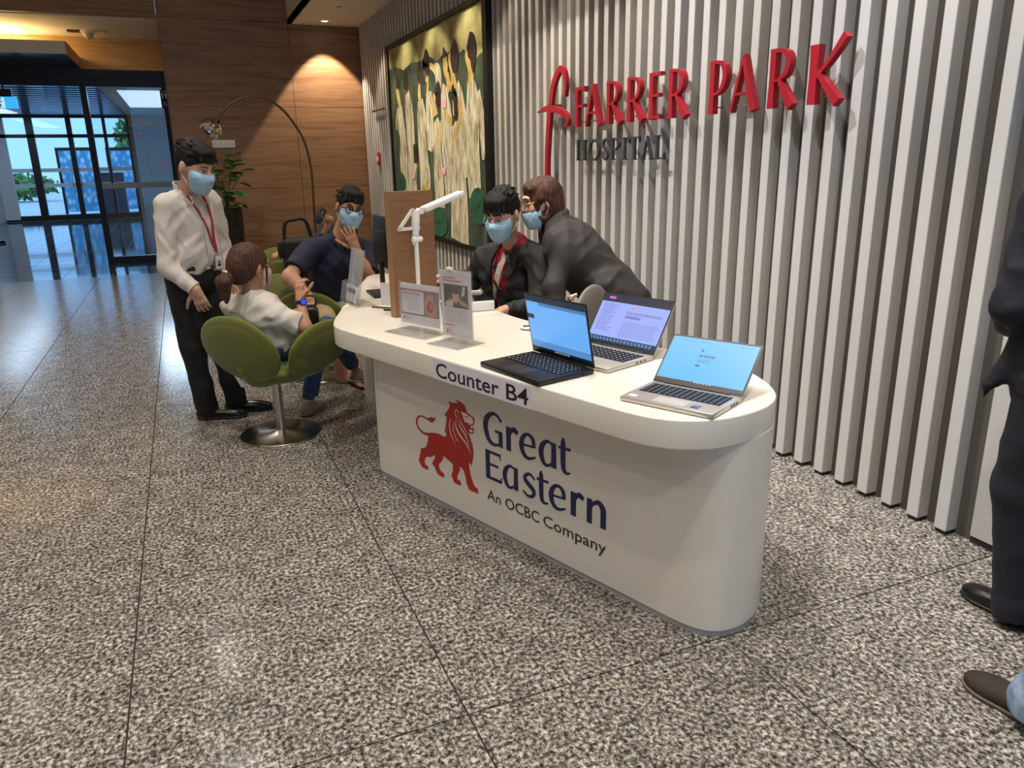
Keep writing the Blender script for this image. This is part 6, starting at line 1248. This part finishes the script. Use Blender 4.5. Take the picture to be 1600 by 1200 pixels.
# ---- 6. suited person at the right edge
def suit_person():
    t = person('person', 'person in dark navy suit cut off at the right edge beside the wall', (2.46, 1.36, 0))
    NS = mat('navy_suit', '0f111c', .75, bump=(140, .1)); x, y = 2.455, 1.375
    J = dict(pel=np.array([x, y, .93]), neck=np.array([x, y, 1.44]), rs=np.array([x+.19, y-.06, 1.40]), ls=np.array([x-.17, y+.09, 1.40]), le=np.array([x-.205, y+.11, 1.11]), lw=np.array([x+.02, y+.26, 1.0]), re=np.array([x+.2, y-.08, 1.12]), rw=np.array([x+.1, y+.15, 1.02]))
    J['rh'] = J['pel']+np.array([.09, -.03, -.04]); J['lh'] = J['pel']+np.array([-.08, .03, -.04]); J['rk'] = np.array([x+.11, y-.12, .50]); J['lk'] = np.array([x-.075, y+.075, .50]); J['ra'] = np.array([x+.10, y-.30, .09]); J['la'] = np.array([x-.045, y+.05, .09])
    B = Field(); _, R, f, up = torso_prims(B, J, -.014); C = np.array([x+.01, y+.05, 1.62]); B.cone(J['neck'], C-Z3*.06, .055, .05, .03)
    limb(B, J['rs'], J['re'], J['rw'], .046, .036, .026); limb(B, J['ls'], J['le'], J['lw'], .046, .036, .026); legs_field(B, J, (.075, .05, .034)); hand(B, J['lw'], nrm([.8, .3, -.2]), nrm([.3, -.3, -1]), 1, .5, -1); hand(B, J['rw'], nrm([-.2, 1, -.2]), nrm([-.3, 0, -1]), 1, .5, 1)
    hR, hf, hu, P = make_head(t, B, C, nrm([.2, 1, -.1]), Z3, 1.05, SKIN); sdf('body', B, SKIN, t, .007); short_hair(t, C, hR, hf, hu, 1.05, seed=2)
    S = Field(); torso_prims(S, J, .02); limb(S, J['ls'], J['le'], lerp(J['le'], J['lw'], .85), .074, .062, .05, .035); limb(S, J['rs'], J['re'], lerp(J['re'], J['rw'], .85), .074, .062, .05, .035); S.ell(J['pel']-up*.08, (.195, .15, .14), (R, f, up), .05); S.plane(J['pel']-up*.15, -up); S.join(Field().cone(J['pel']+np.array([-.13, .09, .06]), J['pel']+np.array([-.185, .165, -.09]), .055, .014, .03).cone(J['pel']+np.array([-.185, .165, -.09]), J['pel']+np.array([-.187, .168, -.13]), .014, .006, .02), .05); S.ell(J['neck']+up*.06+f*.05, (.06, .07, .08), (R, f, up), .01, 'sub')
    sdf('suit_jacket', S, NS, t, .008, wrinkle(.007, 42, 61)); T = Field(); T.ell(J['pel']-up*.06, (.17, .135, .1), (R, f, up), .04); legs_field(T, J, (.10, .082, .062)); T.cone(J['la'], J['la']-Z3*.05, .061, .060, .02); T.plane((0, 0, .035), (0, 0, -1)); sdf('trousers', T, NS, t, .008, wrinkle(.004, 24, 63))
    shoe(t, np.array([x, y-.04, 0]), np.array([x+.005, y+.255, 0]), SHOEB, wid=.048); shoe(t, np.array([x+.11, y-.36, 0]), np.array([x+.12, y-.08, 0]), SHOEB, wid=.048)
suit_person()
# ---- 7. person in jeans whose foot enters at the lower right
def jeans_person():
    t = person('person', 'person in pale jeans and brown shoe at lower right corner', (2.12, .86, 0)); x, y = 2.09, .87
    DEN2 = ramp_mat('denim_pale', 'noise', [(.3, '5f7896'), (.7, '9fb2c6')], rough=.85, scale=30, detail=5)
    J = dict(pel=np.array([x+.16, y-.12, .93]), neck=np.array([x+.18, y-.10, 1.42])); J.update(rs=J['neck']+np.array([.16, -.1, -.04]), ls=J['neck']+np.array([-.12, .12, -.04])); J.update(re=J['rs']+np.array([.05, -.06, -.28]), le=J['ls']+np.array([-.01, .08, -.28])); J.update(rw=J['re']+np.array([.02, .08, -.24]), lw=J['le']+np.array([.08, .06, -.24]))
    J.update(rh=J['pel']+np.array([.09, -.03, -.03]), lh=J['pel']+np.array([-.06, .06, -.03]), lk=np.array([2.06, 1.0, .49]), la=np.array([1.99, 1.07, .10]), rk=np.array([x+.26, y-.2, .48]), ra=np.array([x+.30, y-.32, .10]))
    B = Field(); _, R, f, up = torso_prims(B, J, -.012); C = J['neck']+np.array([0, .04, .19]); B.cone(J['neck'], C-Z3*.06, .052, .048, .03); limb(B, J['rs'], J['re'], J['rw'], .045, .036, .026); limb(B, J['ls'], J['le'], J['lw'], .045, .036, .026); legs_field(B, J, (.075, .05, .034)); hand(B, J['lw'], nrm([.1, .2, -1]), nrm([1, 0, 0]), 1, .5, 1); hand(B, J['rw'], nrm([.1, .2, -1]), nrm([-1, 0, 0]), 1, .5, -1)
    hR, hf, hu, P = make_head(t, B, C, nrm([-.4, 1, -.1]), Z3, 1.05, SKIN2); sdf('body', B, SKIN2, t, .008); short_hair(t, C, hR, hf, hu, 1.05, seed=3)
    S = Field(); torso_prims(S, J, .012); limb(S, J['rs'], J['re'], lerp(J['re'], J['rw'], .3), .066, .056, .05); limb(S, J['ls'], J['le'], lerp(J['le'], J['lw'], .3), .066, .056, .05); S.plane(J['pel']-up*.08, -up); sdf('shirt', S, mat('grey_shirt', '6f7780', .8), t, .009)
    T = Field(); T.ell(J['pel']-up*.05, (.17, .13, .1), (R, f, up), .04); legs_field(T, J, (.095, .075, .062)); T.cone(J['la'], J['la']-Z3*.04, .06, .062, .02); T.plane((0, 0, .05), (0, 0, -1)); sdf('jeans', T, DEN2, t, .008, wrinkle(.004, 30, 71))
    SH = mat('brown_mesh', '2b211a', .8, bump=(300, .2)); SO = mat('taupe_sole', '6b5d4c', .7); shoe(t, np.array([2.035, 1.0, 0]), np.array([2.02, 1.285, 0]), SH, sole=SO, wid=.05); shoe(t, np.array([x+.31, y-.4, 0]), np.array([x+.24, y-.1, 0]), SH, sole=SO, wid=.05)
jeans_person()
# ---- 8. person with phone and black bag behind the navy polo customer
def phone_person():
    t = person('person', 'person in black half hidden behind the navy polo customer, holding a phone', (1.05, 7.6, 0))
    J = dict(pel=np.array([1.02, 7.62, .55]), neck=at(540, 352, 7.55), rs=at(508, 362, 7.5), ls=at(550, 364, 7.7), re=at(500, 385, 7.3), rw=at(516, 343, 7.25), le=at(480, 400, 7.3), lw=at(446, 394, 7.2)); J.update(rh=J['pel']+np.array([-.08, -.04, 0]), lh=J['pel']+np.array([.09, .03, 0]), rk=np.array([.9, 7.2, .5]), lk=np.array([1.15, 7.22, .5]), ra=np.array([.88, 7.15, .1]), la=np.array([1.16, 7.15, .1]))
    B = Field(); _, R, f, up = torso_prims(B, J, -.012); C = at(548, 327, 7.5); B.cone(J['neck'], C-Z3*.06, .05, .046, .03); limb(B, J['rs'], J['re'], J['rw'], .044, .036, .026); limb(B, J['rs'], J['le'], J['lw'], .042, .034, .025); legs_field(B, J, (.075, .05, .034))
    hand(B, J['rw'], nrm(at(500, 338, 7.2)-J['rw']), nrm([.1, -.9, .2]), 1.0, .9, 1); hand(B, J['lw'], nrm(at(430, 398, 7.15)-J['lw']), nrm([0, .2, -1]), 1, .5, 1)
    hR, hf, hu, P = make_head(t, B, C, nrm([-.3, -1, -.3]), Z3, 1.0, SKIN2); sdf('body', B, SKIN2, t, .008); short_hair(t, C, hR, hf, hu, 1.0, seed=6)
    S = Field(); torso_prims(S, J, .012); limb(S, J['rs'], J['re'], lerp(J['re'], J['rw'], .35), .062, .052, .044); limb(S, J['rs'], J['le'], lerp(J['le'], J['lw'], .5), .06, .05, .042); S.plane(J['pel']-up*.08, -up); sdf('top', S, mat('black_top', '121113', .8), t, .009)
    T = Field(); T.ell(J['pel'], (.17, .13, .1), (R, f, up), .04); legs_field(T, J, (.09, .07, .055)); sdf('trousers', T, BLKTR, t, .01); shoe(t, np.array([.9, 7.2, 0]), np.array([.84, 6.94, 0]), SHOEB); shoe(t, np.array([1.17, 7.2, 0]), np.array([1.15, 6.93, 0]), SHOEB)
    w = lerp(J['le'], J['lw'], .93); d = nrm(J['lw']-J['le']); a = nrm(np.cross(d, Z3)); part('bracelet', MB().lathe([(.030, -.02), (.034, -.02), (.034, .02), (.030, .02)], w, 20, (a, np.cross(d, a), d)), mat('gold', 'c9a860', .25, 1), t, smooth='auto')
phone_person()
ph = at(500, 337, 7.17); t = thing('phone', 'dark phone raised behind the navy polo customer shoulder', 'phone', ph); pa = (nrm([.8, -.2, -.5]), nrm([.2, -.9, .3]), nrm([.5, .2, .8])); part('case', MB().box(ph, (.037, .005, .075), pa), BLACK, t, bevel=.004); part('camera_bump', MB().box(ph-np.array(pa[0])*.015+np.array(pa[2])*.055+np.array(pa[1])*.006, (.014, .002, .014), pa), mat('bump_grey', '2a2a2d', .3), t)
bg = at(468, 392, 6.9); t = thing('black_bag', 'black bag with a top handle on an added base behind the ponytailed customer', 'bag', (bg[0], bg[1], 0))
BAGM = mat('bag_nylon', '0f0e0f', .6, bump=(60, .2)); z0 = bg[2]
F = Field(); F.box((bg[0], bg[1], z0-.12), (.14, .10, .24), None, .05); F.box((bg[0], bg[1]-.1, z0-.2), (.11, .04, .12), None, .03, .03); sdf('sack', F, BAGM, t, .009, wrinkle(.006, 24, 5))
tp = at(468, 343, 6.9); part('top_handle', MB().tube(catmull([(bg[0]-.12, bg[1], z0+.10), (bg[0]-.10, bg[1], tp[2]-.03), (bg[0]-.03, bg[1], tp[2]), (bg[0]+.07, bg[1], tp[2]-.01), (bg[0]+.12, bg[1], z0+.08)], 6), .016, 10), BAGM, t, smooth='auto')
part('side_pocket', MB().box((bg[0]-.15, bg[1], z0+.02), (.03, .06, .07)), BAGM, t, bevel=.015)
part('added_base', MB().bb((bg[0]-.13, bg[1]-.08, .05), (bg[0]+.13, bg[1]+.09, z0-.30)), BAGM, t, bevel=.03)  # block added under the bag so that it reaches the floor
for dx in (-.1, .1): part('added_base_wheel', MB().tube([(bg[0]+dx-.012, bg[1]+.06, .04), (bg[0]+dx+.012, bg[1]+.06, .04)], .04, 18), BLACK, t)  # wheels made up along with the added base
# ---- 9. passer-by deep in the entrance at the left edge
def passer_by():
    t = person('person', 'passer-by in black walking in the far entrance at the left edge', (-4.05, 19.7, 0)); x, y = -4.08, 19.7
    J = dict(pel=np.array([x, y, .93]), neck=np.array([x, y, 1.42]), rs=np.array([x+.02, y-.18, 1.38]), ls=np.array([x, y+.18, 1.38]), re=np.array([x+.05, y-.2, 1.1]), rw=np.array([x+.12, y-.2, .86]), le=np.array([x-.04, y+.2, 1.1]), lw=np.array([x-.02, y+.2, .85]), rh=np.array([x, y-.08, .9]), lh=np.array([x, y+.08, .9]), rk=np.array([x+.10, y-.08, .5]), lk=np.array([x+.02, y+.08, .5]), ra=np.array([x+.22, y-.08, .1]), la=np.array([x-.2, y+.08, .12]))
    B = Field(); _, R, f, up = torso_prims(B, J, -.01); C = np.array([x+.03, y, 1.62]); B.cone(J['neck'], C-Z3*.06, .05, .046, .03); limb(B, J['rs'], J['re'], J['rw'], .042, .035, .026); limb(B, J['ls'], J['le'], J['lw'], .042, .035, .026); legs_field(B, J, (.075, .05, .034)); hand(B, J['rw'], -Z3, nrm([0, 1, 0]), 1, .4, 1); hand(B, J['lw'], -Z3, nrm([0, -1, 0]), 1, .4, -1)
    hR, hf, hu, P = make_head(t, B, C, (1, 0, 0), Z3, 1.0, SKIN2); sdf('body', B, SKIN2, t, .01); short_hair(t, C, hR, hf, hu, 1.0)
    S = Field(); torso_prims(S, J, .012); limb(S, J['rs'], J['re'], J['rw'], .06, .05, .042); limb(S, J['ls'], J['le'], J['lw'], .06, .05, .042); sdf('top', S, mat('black_top', '121113', .8), t, .012); T = Field(); T.ell(J['pel'], (.17, .13, .1), (R, f, up), .04); legs_field(T, J, (.09, .07, .06)); sdf('trousers', T, BLKTR, t, .012)
    shoe(t, np.array([x+.18, y-.08, 0]), np.array([x+.45, y-.08, 0]), SHOEB); shoe(t, np.array([x-.24, y+.08, 0]), np.array([x+.02, y+.08, 0]), SHOEB)
passer_by()
